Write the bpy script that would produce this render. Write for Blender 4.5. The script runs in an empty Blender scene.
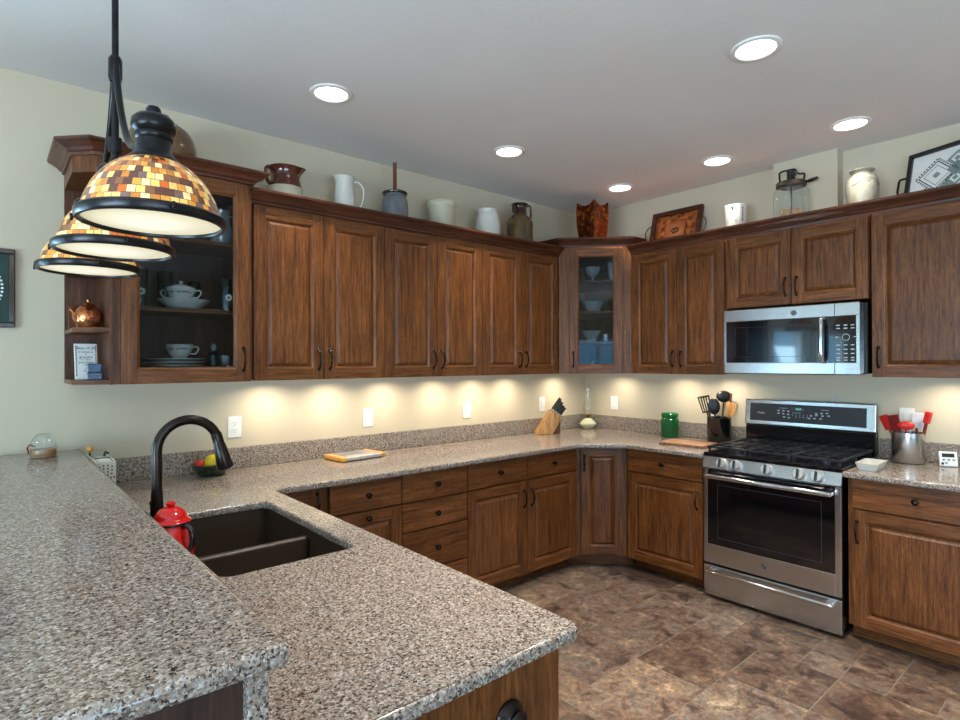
import bpy, bmesh, math, random
from mathutils import Vector, Matrix
R = math.radians
random.seed(7)
S = bpy.context.scene
COL = S.collection

# ------------------------------------------------------------------ camera
def make_camera():
    yaw, pitch, roll = R(49.3058), R(0.2136), R(0.2221)
    F = Vector((math.cos(yaw)*math.cos(pitch), math.sin(yaw)*math.cos(pitch), math.sin(pitch)))
    Rt = Vector((math.sin(yaw), -math.cos(yaw), 0))
    U = Rt.cross(F)
    c, s = math.cos(roll), math.sin(roll)
    R2, U2 = Rt*c - U*s, Rt*s + U*c
    cam = bpy.data.cameras.new('camera'); cam.sensor_width = 36; cam.lens = 572.678*36/960
    cam.clip_start = 0.02
    o = bpy.data.objects.new('camera', cam); COL.objects.link(o)
    m = Matrix((R2, U2, -F)).transposed().to_4x4()
    m.translation = Vector((-3.9986, -3.2302, 1.4748))
    o.matrix_world = m
    S.camera = o
make_camera()

# ------------------------------------------------------------------ exposure, world, daylight
S.view_settings.view_transform = 'Standard'
S.view_settings.look = 'None'
S.view_settings.gamma = 1
S.view_settings.use_curve_mapping = False
S.view_settings.exposure = 0.32
W = bpy.data.worlds.new('sky'); S.world = W; W.use_nodes = True
W.node_tree.nodes['Background'].inputs[0].default_value = (0.30, 0.66, 1.0, 1)
W.node_tree.nodes['Background'].inputs[1].default_value = 5.0

def area(name, loc, rot, sx, sy, energy, color=(1, 1, 1), spread=180, shape='RECTANGLE'):
    l = bpy.data.lights.new(name, 'AREA'); l.shape = shape; l.size = sx
    if shape in ('RECTANGLE', 'ELLIPSE'): l.size_y = sy
    l.energy = energy; l.color = color; l.spread = R(spread)
    o = bpy.data.objects.new(name, l); COL.objects.link(o); o.location = loc; o.rotation_euler = rot
    return o
DAY = (1.0, 0.98, 0.95)
# daylight area lights added outside unseen window openings, tilted up to brighten the ceiling
area('daylight_side', (-5.3, 0.45, 1.25), (R(-90-22), 0, 0), 1.2, 1.0, 60, (0.58, 0.84, 1.0))
area('daylight_side_far', (-6.95, 0.45, 1.25), (R(-90-22), 0, 0), 1.3, 1.0, 60, (0.58, 0.84, 1.0))
area('daylight_back', (-4.7, -7.5, 0.9), (R(90+58), 0, 0), 3.6, 1.3, 130, DAY, 130)
area('daylight_far', (-8.5, -3.6, 0.9), (R(90+46), 0, R(-90)), 3.6, 1.3, 270, (0.84, 0.93, 1.0), 150)
FZ = 0.03      # floor level
CZ = 2.762     # ceiling level
CT = 0.9055    # counter top
RECESSED_AND_FILL = [(-2.753, -0.70), (-1.583, -0.70), (-0.45, -0.70), (-1.60, -2.19), (-0.445, -2.19), (-0.448, -1.442),
            (-2.753, -2.19), (-1.6, -3.7), (-0.45, -3.7)]  # unseen lamps added to brighten the cabinet fronts; no fixtures built here
for i, (x, y) in enumerate(RECESSED_AND_FILL):
    area('recessed_and_fill_lamp', (x, y, CZ-0.012), (0, 0, 0), 0.13, 0.13, 4.6 if y > -1 or x > -1 else 11.0, (1.0, 0.91, 0.80), 92, 'DISK')
PUCK_FILL_L = [-2.82, -2.45, -2.06, -1.66, -1.31, -0.97, -0.42]  # corner entry is an extra lamp added to brighten the corner wall
PUCK_FILL_R = [-0.42, -0.98, -1.33, -2.55]  # the corner lamp here is likewise an addition that brightens that wall
for x in PUCK_FILL_L: area('puck_and_fill_lamp', (x, -0.17, 1.371), (R(8), 0, 0), 0.06, 0.06, 1.25, (1.0, 0.86, 0.66), 150, 'DISK')
for y in PUCK_FILL_R: area('puck_and_fill_lamp', (-0.17, y, 1.371), (0, R(-8), 0), 0.06, 0.06, 0.95, (1.0, 0.88, 0.70), 150, 'DISK')

# ------------------------------------------------------------------ materials
def srgb(*c):
    return tuple(((v/255)/12.92 if v/255 <= .04045 else ((v/255+.055)/1.055)**2.4) for v in c) + (1,)
class NT:
    def __init__(s, name):
        s.m = bpy.data.materials.new(name); s.m.use_nodes = True
        s.t = s.m.node_tree; s.b = s.t.nodes['Principled BSDF']; s.out = s.t.nodes['Material Output']
    def n(s, typ, **kw):
        x = s.t.nodes.new(typ)
        for k, v in kw.items(): setattr(x, k, v)
        return x
    def l(s, a, b): s.t.links.new(a, b)
    def coord(s, scale=(1, 1, 1), rnd=True, kind='Object'):
        tc = s.n('ShaderNodeTexCoord'); o = tc.outputs[kind]
        if rnd:
            oi = s.n('ShaderNodeObjectInfo'); mu = s.n('ShaderNodeMath', operation='MULTIPLY'); mu.inputs[1].default_value = 37.0
            s.l(oi.outputs['Random'], mu.inputs[0])
            ad = s.n('ShaderNodeVectorMath', operation='ADD'); s.l(o, ad.inputs[0]); s.l(mu.outputs[0], ad.inputs[1]); o = ad.outputs[0]
        mp = s.n('ShaderNodeMapping'); mp.inputs['Scale'].default_value = scale; s.l(o, mp.inputs['Vector'])
        return mp.outputs[0]
    def noise(s, vec, scale, detail=4, rough=.55, dist=0.):
        x = s.n('ShaderNodeTexNoise'); x.inputs['Scale'].default_value = scale; x.inputs['Detail'].default_value = detail
        x.inputs['Roughness'].default_value = rough; x.inputs['Distortion'].default_value = dist; s.l(vec, x.inputs['Vector']); return x
    def ramp(s, fac, stops, mode='LINEAR'):
        x = s.n('ShaderNodeValToRGB'); cr = x.color_ramp; cr.interpolation = mode
        while len(cr.elements) < len(stops): cr.elements.new(0.5)
        for e, (p, c) in zip(cr.elements, stops): e.position = p; e.color = c if len(c) == 4 else tuple(c)+(1,)
        s.l(fac, x.inputs[0]); return x.outputs[0]
    def mix(s, fac, a, b, mode='MIX'):
        x = s.n('ShaderNodeMix', data_type='RGBA', blend_type=mode)
        for sock, v in ((x.inputs[0], fac), (x.inputs[6], a), (x.inputs[7], b)):
            if hasattr(v, 'links') or isinstance(v, bpy.types.NodeSocket): s.l(v, sock)
            else: sock.default_value = v
        return x.outputs[2]
    def bump(s, h, strength=.2, dist=.002):
        x = s.n('ShaderNodeBump'); x.inputs['Strength'].default_value = strength; x.inputs['Distance'].default_value = dist
        s.l(h, x.inputs['Height']); s.l(x.outputs[0], s.b.inputs['Normal'])
    def set(s, rough=None, metal=None, base=None, coat=None, emit=None, es=0, spec=None):
        i = s.b.inputs
        if rough is not None: i['Roughness'].default_value = rough
        if metal is not None: i['Metallic'].default_value = metal
        if base is not None:
            if isinstance(base, bpy.types.NodeSocket): s.l(base, i['Base Color'])
            else: i['Base Color'].default_value = base
        if coat is not None: i['Coat Weight'].default_value = coat; i['Coat Roughness'].default_value = .3 if coat == .12 else .12
        if emit is not None: i['Emission Color'].default_value = emit; i['Emission Strength'].default_value = es
        if spec is not None: i['Specular IOR Level'].default_value = spec
        return s.m
def simple(name, rgb, rough=.5, metal=0, coat=None, var=.12, vs=30, bump=0):
    t = NT(name); v = t.coord(); c = srgb(*rgb)
    n = t.noise(v, vs, 3)
    lo = tuple(max(0, k*(1-var)) for k in c[:3])+(1,); hi = tuple(min(1, k*(1+var)) for k in c[:3])+(1,)
    t.set(rough, metal, t.ramp(n.outputs[0], [(.3, lo), (.7, hi)]), coat)
    if bump: t.bump(n.outputs[0], bump)
    return t.m
def wood(name, scale, lo, mid, hi, rough=.36, coat=.0, tint=.32):
    t = NT(name); v = t.coord(scale)
    n1 = t.noise(v, 1.0, 8, .7, .25)
    v2 = t.coord(tuple(k*(2.6 if k > 20 else 5.5) for k in scale)); n2 = t.noise(v2, 1.0, 4, .65)
    v3 = t.coord((4, 4, 4)); n3 = t.noise(v3, 1.0, 3)
    c1 = t.ramp(n1.outputs[0], [(.34, lo), (.5, mid), (.68, hi)])
    dark = t.ramp(n2.outputs[0], [(.36, (.64, .60, .57)), (.50, (1, 1, 1)), (.66, (1.12, 1.1, 1.06))])
    c2 = t.mix(.85, c1, dark, 'MULTIPLY')
    blot = t.ramp(n3.outputs[0], [(.36, (.82, .79, .76)), (.64, (1.12, 1.1, 1.08))])
    c3 = t.mix(.8, c2, blot, 'MULTIPLY')
    oi = t.n('ShaderNodeObjectInfo')
    var = t.ramp(oi.outputs['Random'], [(0, (.84, .82, .80)), (1, (1.15, 1.13, 1.10))])
    c4 = t.mix(tint*2, c3, var, 'MULTIPLY')
    t.set(rough, 0, c4, coat, spec=.34)
    t.bump(n2.outputs[0], .12, .0008)
    return t.m
M = {}
WL, WM, WH = srgb(70, 39, 18), srgb(107, 64, 31), srgb(136, 87, 47)
M['wood_v'] = wood('stained_oak_vertical', (70, 70, 4.5), WL, WM, WH)
M['wood_h'] = wood('stained_oak_horizontal', (4.5, 4.5, 70), WL, WM, WH)
M['crown'] = wood('stained_crown_wood', (2.0, 2.0, 40), srgb(52, 25, 15), srgb(80, 42, 27), srgb(102, 58, 38), .4, .2)
M['wood_in'] = wood('cabinet_interior_wood', (30, 30, 2.2), srgb(58, 34, 22), srgb(84, 50, 32), srgb(108, 68, 46), .5, .1)
M['panel_dark'] = wood('dark_end_panel', (60, 60, 2.0), srgb(44, 30, 24), srgb(62, 44, 35), srgb(80, 60, 48), .45, .1)

def granite():
    t = NT('speckled_granite'); v = t.coord((1, 1, 1), False)
    wn = t.noise(v, 330, 2); wm = t.n('ShaderNodeVectorMath', operation='MULTIPLY_ADD'); t.l(wn.outputs['Color'], wm.inputs[0]); wm.inputs[1].default_value = (.007, .007, .007); t.l(v, wm.inputs[2])
    vo = t.n('ShaderNodeTexVoronoi'); vo.inputs['Scale'].default_value = 270; t.l(wm.outputs[0], vo.inputs['Vector'])
    sp = t.n('ShaderNodeSeparateColor'); t.l(vo.outputs['Color'], sp.inputs[0])
    c = t.ramp(sp.outputs[0], [(0, srgb(62, 52, 48)), (.10, srgb(98, 88, 81)), (.24, srgb(132, 121, 112)), (.46, srgb(156, 146, 137)),
                               (.66, srgb(170, 160, 151)), (.84, srgb(196, 188, 180)), (.95, srgb(158, 130, 106))], 'CONSTANT')
    n = t.noise(v, 600, 2); c2 = t.mix(.5, c, t.ramp(n.outputs[0], [(.3, (.55, .54, .53)), (.7, (1.3, 1.3, 1.3))]), 'MULTIPLY')
    n2 = t.noise(v, 75, 3); c3 = t.mix(.6, c2, t.ramp(n2.outputs[0], [(.32, (.66, .63, .61)), (.68, (1.18, 1.18, 1.18))]), 'MULTIPLY')
    t.set(.13, 0, c3, .0, spec=.5)
    return t.m
M['granite'] = granite()
def slate():
    t = NT('slate_tile'); v0 = t.coord((1, 1, 1), False)
    at = t.n('ShaderNodeAttribute', attribute_name='tile'); at.attribute_type = 'GEOMETRY'
    ad = t.n('ShaderNodeVectorMath', operation='MULTIPLY_ADD'); t.l(at.outputs['Color'], ad.inputs[0]); ad.inputs[1].default_value = (40, 40, 40); t.l(v0, ad.inputs[2])
    n1 = t.noise(ad.outputs[0], 8, 8, .68, .6)
    n2 = t.noise(ad.outputs[0], 30, 9, .78, .5)
    c = t.ramp(n1.outputs[0], [(.36, srgb(74, 64, 60)), (.43, srgb(102, 86, 77)), (.48, srgb(126, 104, 88)), (.525, srgb(112, 107, 102)), (.58, srgb(136, 115, 94)), (.67, srgb(172, 156, 134))])
    sp = t.n('ShaderNodeSeparateColor'); t.l(at.outputs['Color'], sp.inputs[0])
    tint = t.ramp(sp.outputs[1], [(0, (.62, .52, .47)), (.3, (.84, .80, .80)), (.55, (1.12, 1.02, .92)), (.8, (.92, .93, .95)), (1, (1.12, .90, .72))])
    c2 = t.mix(.9, c, tint, 'MULTIPLY')
    c3 = t.mix(.85, c2, t.ramp(n2.outputs[0], [(.39, (.38, .37, .37)), (.49, (.76, .76, .76)), (.61, (1.22, 1.20, 1.16))]), 'MULTIPLY')
    t.set(.34, 0, c3, None, spec=.4)
    t.bump(n2.outputs[0], .25, .004)
    return t.m
M['slate'] = slate()
M['grout'] = simple('tile_grout', (118, 106, 93), .8)
def plaster(name, rgb, bs):
    t = NT(name); v = t.coord((1, 1, 1), False); n = t.noise(v, 42, 4); n2 = t.noise(v, 1.2, 2)
    c = srgb(*rgb)
    t.set(.85, 0, t.ramp(n2.outputs[0], [(.3, tuple(k*.97 for k in c[:3])), (.7, tuple(min(1, k*1.03) for k in c[:3]))]), spec=.25)
    t.bump(n.outputs[0], bs, .004); return t.m
M['wall'] = plaster('painted_wall', (202, 191, 168), .12)
M['ceil'] = plaster('textured_ceiling', (228, 226, 223), .22)
M['white'] = simple('white_paint', (236, 236, 232), .45, var=.03)
M['bronze'] = simple('oil_rubbed_bronze', (44, 38, 35), .26, .8, var=.3)
M['bronze_blk'] = simple('dark_bronze_lamp_metal', (40, 40, 42), .3, .75, var=.25)
M['black'] = simple('black_enamel', (14, 14, 17), .12, 0, .5, var=.2)
M['blackglass'] = simple('black_glass', (9, 11, 16), .04, 0, .6, var=.1)
M['iron'] = simple('cast_iron_grate', (58, 58, 62), .3, .6, var=.3)
def steel():
    t = NT('brushed_steel'); v = t.coord((2, 2, 500)); n = t.noise(v, 1, 2)
    t.set(.24, 1.0, t.ramp(n.outputs[0], [(.3, srgb(196, 196, 196)), (.7, srgb(206, 205, 203))]))
    rr = t.ramp(n.outputs[0], [(.3, (.22, .22, .22)), (.7, (.27, .27, .27))]); t.l(rr, t.b.inputs['Roughness'])
    return t.m
M['steel'] = steel()
M['chrome'] = simple('polished_steel', (205, 205, 205), .12, 1.0, var=.05)
M['satin'] = simple('satin_metal', (214, 214, 212), .42, .85, var=.04)
M['pewter'] = simple('aged_metal', (96, 86, 74), .4, .8, var=.25)
M['sink'] = simple('brown_composite_sink', (56, 44, 34), .38, 0, var=.2, vs=300)
M['cream'] = simple('cream_stoneware', (188, 182, 158), .3, 0, .3, var=.06)
M['whitecer'] = simple('white_ceramic', (206, 205, 196), .18, 0, .5, var=.04)
M['greycer'] = simple('blue_grey_stoneware', (98, 102, 106), .25, 0, .4, var=.2, vs=18)
M['browncer'] = simple('brown_glaze', (84, 34, 16), .12, 0, .6, var=.35, vs=14)
M['browncer2'] = simple('olive_brown_glaze', (86, 66, 34), .14, 0, .6, var=.4, vs=12)
M['darkglaze'] = simple('dark_brown_glaze', (46, 26, 16), .14, 0, .6, var=.3, vs=12)
M['bigjug'] = simple('tan_brown_glaze', (104, 78, 48), .16, 0, .6, var=.25, vs=9)
M['speckvase'] = simple('pale_grey_stoneware', (140, 139, 124), .35, 0, .2, var=.2, vs=38)
M['bluebrush'] = simple('dark_brush_decoration', (58, 62, 66), .4)
M['red'] = simple('red_enamel', (200, 14, 10), .16, 0, .25, var=.12, vs=200)
M['redsil'] = simple('red_silicone', (206, 36, 30), .38, var=.15)
M['maroon'] = simple('dark_red_silicone', (120, 22, 18), .4, var=.15)
M['whitesil'] = simple('white_silicone', (228, 226, 228), .4, var=.04)
M['blackpl'] = simple('black_nylon', (22, 22, 25), .35, var=.3)
M['lightwood'] = wood('light_maple', (40, 40, 3), srgb(170, 120, 66), srgb(206, 156, 96), srgb(226, 182, 124), .4, .1, .1)
M['boardwood'] = wood('cutting_board_wood', (3, 36, 36), srgb(110, 74, 52), srgb(152, 112, 84), srgb(182, 144, 114), .45, .05, .1)
M['brownwood'] = wood('brown_wood', (40, 40, 3), srgb(60, 32, 18), srgb(96, 54, 30), srgb(126, 76, 46), .4, .1, .1)
def copper(name='hammered_copper', a=(50, 20, 12), b=(128, 58, 24), c=(214, 132, 66), rough=.25):
    t = NT(name); v = t.coord(); n = t.noise(v, 22, 5, .6, .8)
    t.set(rough, .9, t.ramp(n.outputs[0], [(.3, srgb(*a)), (.5, srgb(*b)), (.72, srgb(*c))]))
    vo = t.n('ShaderNodeTexVoronoi'); vo.inputs['Scale'].default_value = 70; t.l(v, vo.inputs['Vector']); t.bump(vo.outputs[0], .35, .004)
    return t.m
M['copper'] = copper()
M['oldcopper'] = copper('polished_copper', (120, 56, 30), (190, 110, 66), (232, 168, 118), .2)
def carved():
    t = NT('carved_copper_panel'); v = t.coord((1, 1, 1)); vo = t.n('ShaderNodeTexVoronoi'); vo.inputs['Scale'].default_value = 26; t.l(v, vo.inputs['Vector'])
    t.set(.35, .5, t.ramp(vo.outputs[0], [(.05, srgb(66, 30, 12)), (.35, srgb(140, 74, 30)), (.7, srgb(172, 100, 46))])); t.bump(vo.outputs[0], .6, .01)
    return t.m
M['carved'] = carved()
M['coppertan'] = simple('tan_copper_plate', (156, 84, 36), .35, .4, var=.15)
M['yellow'] = simple('lemon_peel', (226, 200, 30), .4, var=.1)
M['orange'] = simple('amber_plastic', (222, 160, 74), .3, var=.12)
M['traygrey'] = simple('grey_tray_top', (186, 182, 176), .25, var=.1)
M['navy'] = simple('dark_blue_glass', (28, 62, 92), .12, 0, .6, var=.3, vs=40)
M['lcd'] = simple('black_display', (12, 14, 14), .2, var=.1)
M['greytxt'] = simple('pale_grey_print', (190, 192, 192), .5, var=.05)
M['midgrey'] = simple('mid_grey_plastic', (120, 122, 126), .5, var=.05)
M['ink'] = simple('black_ink', (28, 28, 30), .6, var=.05)
M['paper'] = simple('white_paper', (220, 222, 218), .6, var=.04)
M['matgreen'] = simple('dark_green_mat', (30, 58, 52), .7, var=.1)
M['lace'] = simple('white_lace', (232, 234, 230), .8, var=.04)
M['quiltgrey'] = simple('grey_green_print', (122, 138, 134), .6, var=.25, vs=120)
M['fabric'] = simple('cream_canvas', (206, 202, 188), .9, var=.08, vs=300)
M['greendark'] = simple('dark_green_glaze', (38, 52, 38), .25, 0, .4, var=.25)
M['lampbase'] = simple('milk_green_glass', (206, 208, 178), .15, 0, .5, var=.08)
M['brass'] = simple('antique_brass', (120, 92, 48), .3, .9, var=.2)
M['gasket'] = simple('dark_grey_trim', (40, 42, 46), .45, var=.1)
def thin_glass(name, tint=(1, 1, 1, 1), body=0.0, bodycol=(1, 1, 1, 1), rough=.02, refl=.55):
    t = NT(name); t.t.nodes.remove(t.b)
    lw = t.n('ShaderNodeLayerWeight'); lw.inputs[0].default_value = .5
    pw = t.n('ShaderNodeMath', operation='POWER'); t.l(lw.outputs['Facing'], pw.inputs[0]); pw.inputs[1].default_value = 4.0
    mul = t.n('ShaderNodeMath', operation='MULTIPLY_ADD'); mul.inputs[1].default_value = .6*refl; mul.inputs[2].default_value = .06*refl; t.l(pw.outputs[0], mul.inputs[0])
    tr = t.n('ShaderNodeBsdfTransparent'); tr.inputs[0].default_value = tint
    gl = t.n('ShaderNodeBsdfGlossy'); gl.inputs['Roughness'].default_value = rough
    v = t.coord(); n = t.noise(v, 160, 2)
    bp = t.n('ShaderNodeBump'); bp.inputs['Strength'].default_value = .03; t.l(n.outputs[0], bp.inputs['Height']); t.l(bp.outputs[0], gl.inputs['Normal'])
    df = t.n('ShaderNodeBsdfPrincipled'); df.inputs['Base Color'].default_value = bodycol; df.inputs['Roughness'].default_value = .15
    m0 = t.n('ShaderNodeMixShader'); m0.inputs[0].default_value = body; t.l(tr.outputs[0], m0.inputs[1]); t.l(df.outputs[0], m0.inputs[2])
    m1 = t.n('ShaderNodeMixShader'); t.l(mul.outputs[0], m1.inputs[0]); t.l(m0.outputs[0], m1.inputs[1]); t.l(gl.outputs[0], m1.inputs[2])
    t.l(m1.outputs[0], t.out.inputs[0]); return t.m
M['glass'] = thin_glass('clear_glass', (.90, .93, .92, 1), .05, (.9, .95, .95, 1), refl=1.2)
M['pane'] = thin_glass('cabinet_glass_pane', (.74, .78, .80, 1), 0, refl=.28)
M['windowpane'] = thin_glass('window_glass', (.95, .98, 1, 1), 0)
M['cutglass'] = thin_glass('cut_crystal', (.86, .9, .92, 1), .30, (.9, .95, .97, 1), refl=1.4)
M['greenglass'] = thin_glass('green_ribbed_glass', (.05, .40, .14, 1), .5, (.0, .22, .055, 1))
M['darkglass'] = thin_glass('dark_green_glass', (.08, .16, .14, 1), .5, (.02, .05, .04, 1))
M['honey'] = thin_glass('amber_honey', (.75, .42, .12, 1), .6, (.5, .24, .05, 1))
def emit(name, col, s):
    t = NT(name); v = t.coord(); n = t.noise(v, 8, 1)
    t.set(.5, 0, col); t.l(t.ramp(n.outputs[0], [(0, tuple(k*.97 for k in col[:3])), (1, col)]), t.b.inputs['Emission Color']); t.b.inputs['Emission Strength'].default_value = s
    return t.m
M['lens'] = emit('recessed_lens_lit', (1, .96, .9, 1), 5.0)
M['ledgreen'] = emit('green_clock_digits', (.25, .85, .5, 1), .8)
def diffuser():
    t = NT('pendant_diffuser_lit'); tc = t.n('ShaderNodeTexCoord'); ln = t.n('ShaderNodeVectorMath', operation='LENGTH')
    mp = t.n('ShaderNodeMapping'); mp.inputs['Scale'].default_value = (1, 1, 0); t.l(tc.outputs['Object'], mp.inputs[0]); t.l(mp.outputs[0], ln.inputs[0])
    c = t.ramp(ln.outputs['Value'], [(0, (1.0, .97, .88)), (.05, (1.0, .95, .8)), (.12, (.74, .68, .48)), (.2, (.64, .58, .40))])
    t.set(.4, 0, srgb(214, 204, 172)); t.l(c, t.b.inputs['Emission Color']); t.b.inputs['Emission Strength'].default_value = .62
    return t.m
M['diffuser'] = diffuser()
def mosaic():
    t = NT('amber_mosaic_glass'); tc = t.n('ShaderNodeTexCoord'); sp = t.n('ShaderNodeSeparateXYZ'); t.l(tc.outputs['UV'], sp.inputs[0])
    def mth(op, a, b=None):
        x = t.n('ShaderNodeMath', operation=op)
        for k, v in ((0, a), (1, b)):
            if v is None: continue
            if isinstance(v, bpy.types.NodeSocket): t.l(v, x.inputs[k])
            else: x.inputs[k].default_value = v
        return x.outputs[0]
    row = mth('MULTIPLY', sp.outputs[1], 9.0); rf = mth('FLOOR', row)
    off = mth('MULTIPLY', mth('MODULO', rf, 2.0), .5)
    colm = mth('ADD', mth('MULTIPLY', sp.outputs[0], 48.0), off); cf = mth('FLOOR', colm)
    cb = t.n('ShaderNodeCombineXYZ'); t.l(cf, cb.inputs[0]); t.l(rf, cb.inputs[1])
    oi = t.n('ShaderNodeObjectInfo'); t.l(oi.outputs['Random'], cb.inputs[2])
    wn = t.n('ShaderNodeTexWhiteNoise', noise_dimensions='3D'); t.l(cb.outputs[0], wn.inputs[0])
    c = t.ramp(wn.outputs['Value'], [(0, srgb(96, 58, 44)), (.14, srgb(132, 86, 56)), (.28, srgb(196, 120, 44)), (.44, srgb(224, 156, 60)), (.6, srgb(238, 196, 110)), (.76, srgb(246, 220, 156)), (.88, srgb(206, 98, 30)), (.95, srgb(120, 92, 84))], 'CONSTANT')
    v = t.coord(); n = t.noise(v, 90, 3); c = t.mix(.5, c, t.ramp(n.outputs[0], [(.3, (.6, .55, .5)), (.7, (1.2, 1.15, 1.1))]), 'MULTIPLY')
    def edge(x, w):
        f = mth('FRACT', x); d = mth('MINIMUM', f, mth('SUBTRACT', 1.0, f)); return mth('GREATER_THAN', d, w)
    g = mth('MULTIPLY', edge(row, .03), edge(colm, .03))
    c = t.mix(g, srgb(70, 40, 24), c)
    t.set(.2, 0, c, .4); t.l(c, t.b.inputs['Emission Color']); t.b.inputs['Emission Strength'].default_value = .36
    return t.m
M['mosaic'] = mosaic()

# ------------------------------------------------------------------ mesh helpers
def bm_new(): return bmesh.new()
def box(bm, x0, x1, y0, y1, z0, z1, bev=0, mi=0, seg=2):
    if x1 < x0: x0, x1 = x1, x0
    if y1 < y0: y0, y1 = y1, y0
    if z1 < z0: z0, z1 = z1, z0
    vs = [bm.verts.new(p) for p in ((x0, y0, z0), (x1, y0, z0), (x1, y1, z0), (x0, y1, z0), (x0, y0, z1), (x1, y0, z1), (x1, y1, z1), (x0, y1, z1))]
    fs = [bm.faces.new([vs[i] for i in q]) for q in ((0, 3, 2, 1), (4, 5, 6, 7), (0, 1, 5, 4), (1, 2, 6, 5), (2, 3, 7, 6), (3, 0, 4, 7))]
    for f in fs: f.material_index = mi
    if bev:
        r = bmesh.ops.bevel(bm, geom=list({e for f in fs for e in f.edges}), offset=bev, segments=seg, affect='EDGES', profile=.5, clamp_overlap=True)
        for f in r['faces']: f.material_index = mi
    return bm
def lathe(bm, prof, segs=32, cx=0, cy=0, mi=0, cap=True, squash=None):
    uv = bm.loops.layers.uv.verify()
    rings = []
    for r, z in prof:
        if r < 1e-6: rings.append([bm.verts.new((cx, cy, z))])
        else: rings.append([bm.verts.new((cx+r*math.cos(2*math.pi*k/segs), cy+r*math.sin(2*math.pi*k/segs)*(squash or 1), z)) for k in range(segs)])
    L = [0]
    for a, b in zip(prof, prof[1:]): L.append(L[-1]+math.hypot(b[0]-a[0], b[1]-a[1]))
    T = L[-1] or 1
    for i in range(len(prof)-1):
        a, b = rings[i], rings[i+1]
        for k in range(segs):
            k2 = (k+1) % segs
            if len(a) == 1 and len(b) == 1: continue
            if len(a) == 1: f = bm.faces.new((a[0], b[k2], b[k])); us = [(k, i), (k+1, i+1), (k, i+1)]
            elif len(b) == 1: f = bm.faces.new((a[k], a[k2], b[0])); us = [(k, i), (k+1, i), (k, i+1)]
            else: f = bm.faces.new((a[k], a[k2], b[k2], b[k])); us = [(k, i), (k+1, i), (k+1, i+1), (k, i+1)]
            f.material_index = mi; f.smooth = True
            for lp, (u, j) in zip(f.loops, us): lp[uv].uv = (u/segs, L[j]/T)
    if cap:
        for rg, rev in ((rings[0], True), (rings[-1], False)):
            if len(rg) > 1:
                f = bm.faces.new(rg[::-1] if rev else rg); f.material_index = mi
    return bm
def tube(bm, pts, rad, segs=10, mi=0, closed=False):
    pts = [Vector(p) for p in pts]; n = len(pts)
    rads = rad if isinstance(rad, (list, tuple)) else [rad]*n
    rings = []; up = None
    for i, p in enumerate(pts):
        a = pts[(i-1) % n] if (closed or i > 0) else p; b = pts[(i+1) % n] if (closed or i < n-1) else p
        d = (b-a).normalized()
        if up is None:
            up = Vector((0, 0, 1)) if abs(d.z) < .9 else Vector((1, 0, 0))
        sx = d.cross(up)
        if sx.length < 1e-6: sx = d.cross(Vector((0, 1, 0)))
        sx.normalize(); sy = sx.cross(d).normalized(); up = sy
        rings.append([bm.verts.new(p+(sx*math.cos(2*math.pi*k/segs)+sy*math.sin(2*math.pi*k/segs))*rads[i]) for k in range(segs)])
    rng = range(n if closed else n-1)
    for i in rng:
        a, b = rings[i], rings[(i+1) % n]
        for k in range(segs):
            f = bm.faces.new((a[k], a[(k+1) % segs], b[(k+1) % segs], b[k])); f.smooth = True; f.material_index = mi
    if not closed:
        for rg, rev in ((rings[0], False), (rings[-1], True)):
            f = bm.faces.new(rg[::-1] if rev else rg); f.material_index = mi
    return bm
def arc(cx, cz, r, a0, a1, n, y=0): return [(cx+r*math.cos(R(a0+(a1-a0)*i/n)), y, cz+r*math.sin(R(a0+(a1-a0)*i/n))) for i in range(n+1)]
def prism(bm, poly, z0, z1, mi=0, bev=0):
    a = [bm.verts.new((x, y, z0)) for x, y in poly]; b = [bm.verts.new((x, y, z1)) for x, y in poly]; n = len(poly); fs = []
    fs.append(bm.faces.new(a[::-1])); fs.append(bm.faces.new(b))
    for i in range(n): fs.append(bm.faces.new((a[i], a[(i+1) % n], b[(i+1) % n], b[i])))
    for f in fs: f.material_index = mi
    if bev: bmesh.ops.bevel(bm, geom=list({e for f in fs for e in f.edges}), offset=bev, segments=2, affect='EDGES', clamp_overlap=True)
    return bm
def xf(bm, mat, start=0):
    bm.verts.ensure_lookup_table()
    for v in bm.verts[start:]: v.co = mat @ v.co
    return bm
def sweep(bm, path, prof, mi=0):
    """crown profile (out,z) along a 2D path; 'out' is to the right of travel"""
    P = [Vector(p) for p in path]; rings = []
    for i, p in enumerate(P):
        ns = []
        if i > 0: d = (P[i]-P[i-1]).normalized(); ns.append(Vector((d.y, -d.x)))
        if i < len(P)-1: d = (P[i+1]-P[i]).normalized(); ns.append(Vector((d.y, -d.x)))
        if len(ns) == 2: m = (ns[0]+ns[1]); m = m/(m.length**2)*2
        else: m = ns[0]
        rings.append([bm.verts.new((p.x+m.x*o, p.y+m.y*o, z)) for o, z in prof])
    k = len(prof)
    for a, b in zip(rings, rings[1:]):
        for j in range(k):
            f = bm.faces.new((a[j], a[(j+1) % k], b[(j+1) % k], b[j])); f.material_index = mi
    bm.faces.new(rings[0][::-1]); bm.faces.new(rings[-1])
    return bm
def link(name, bm, mats, parent=None, loc=None, rot=None):
    bmesh.ops.recalc_face_normals(bm, faces=bm.faces[:])
    for e in bm.edges:
        if len(e.link_faces) == 2 and e.calc_face_angle(0) > R(42): e.smooth = False
    me = bpy.data.meshes.new(name); bm.to_mesh(me); bm.free()
    for m in (mats if isinstance(mats, (list, tuple)) else [mats]): me.materials.append(M[m] if isinstance(m, str) else m)
    o = bpy.data.objects.new(name, me); COL.objects.link(o)
    if parent: o.parent = parent
    if loc: o.location = loc
    if rot: o.rotation_euler = rot
    return o
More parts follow.
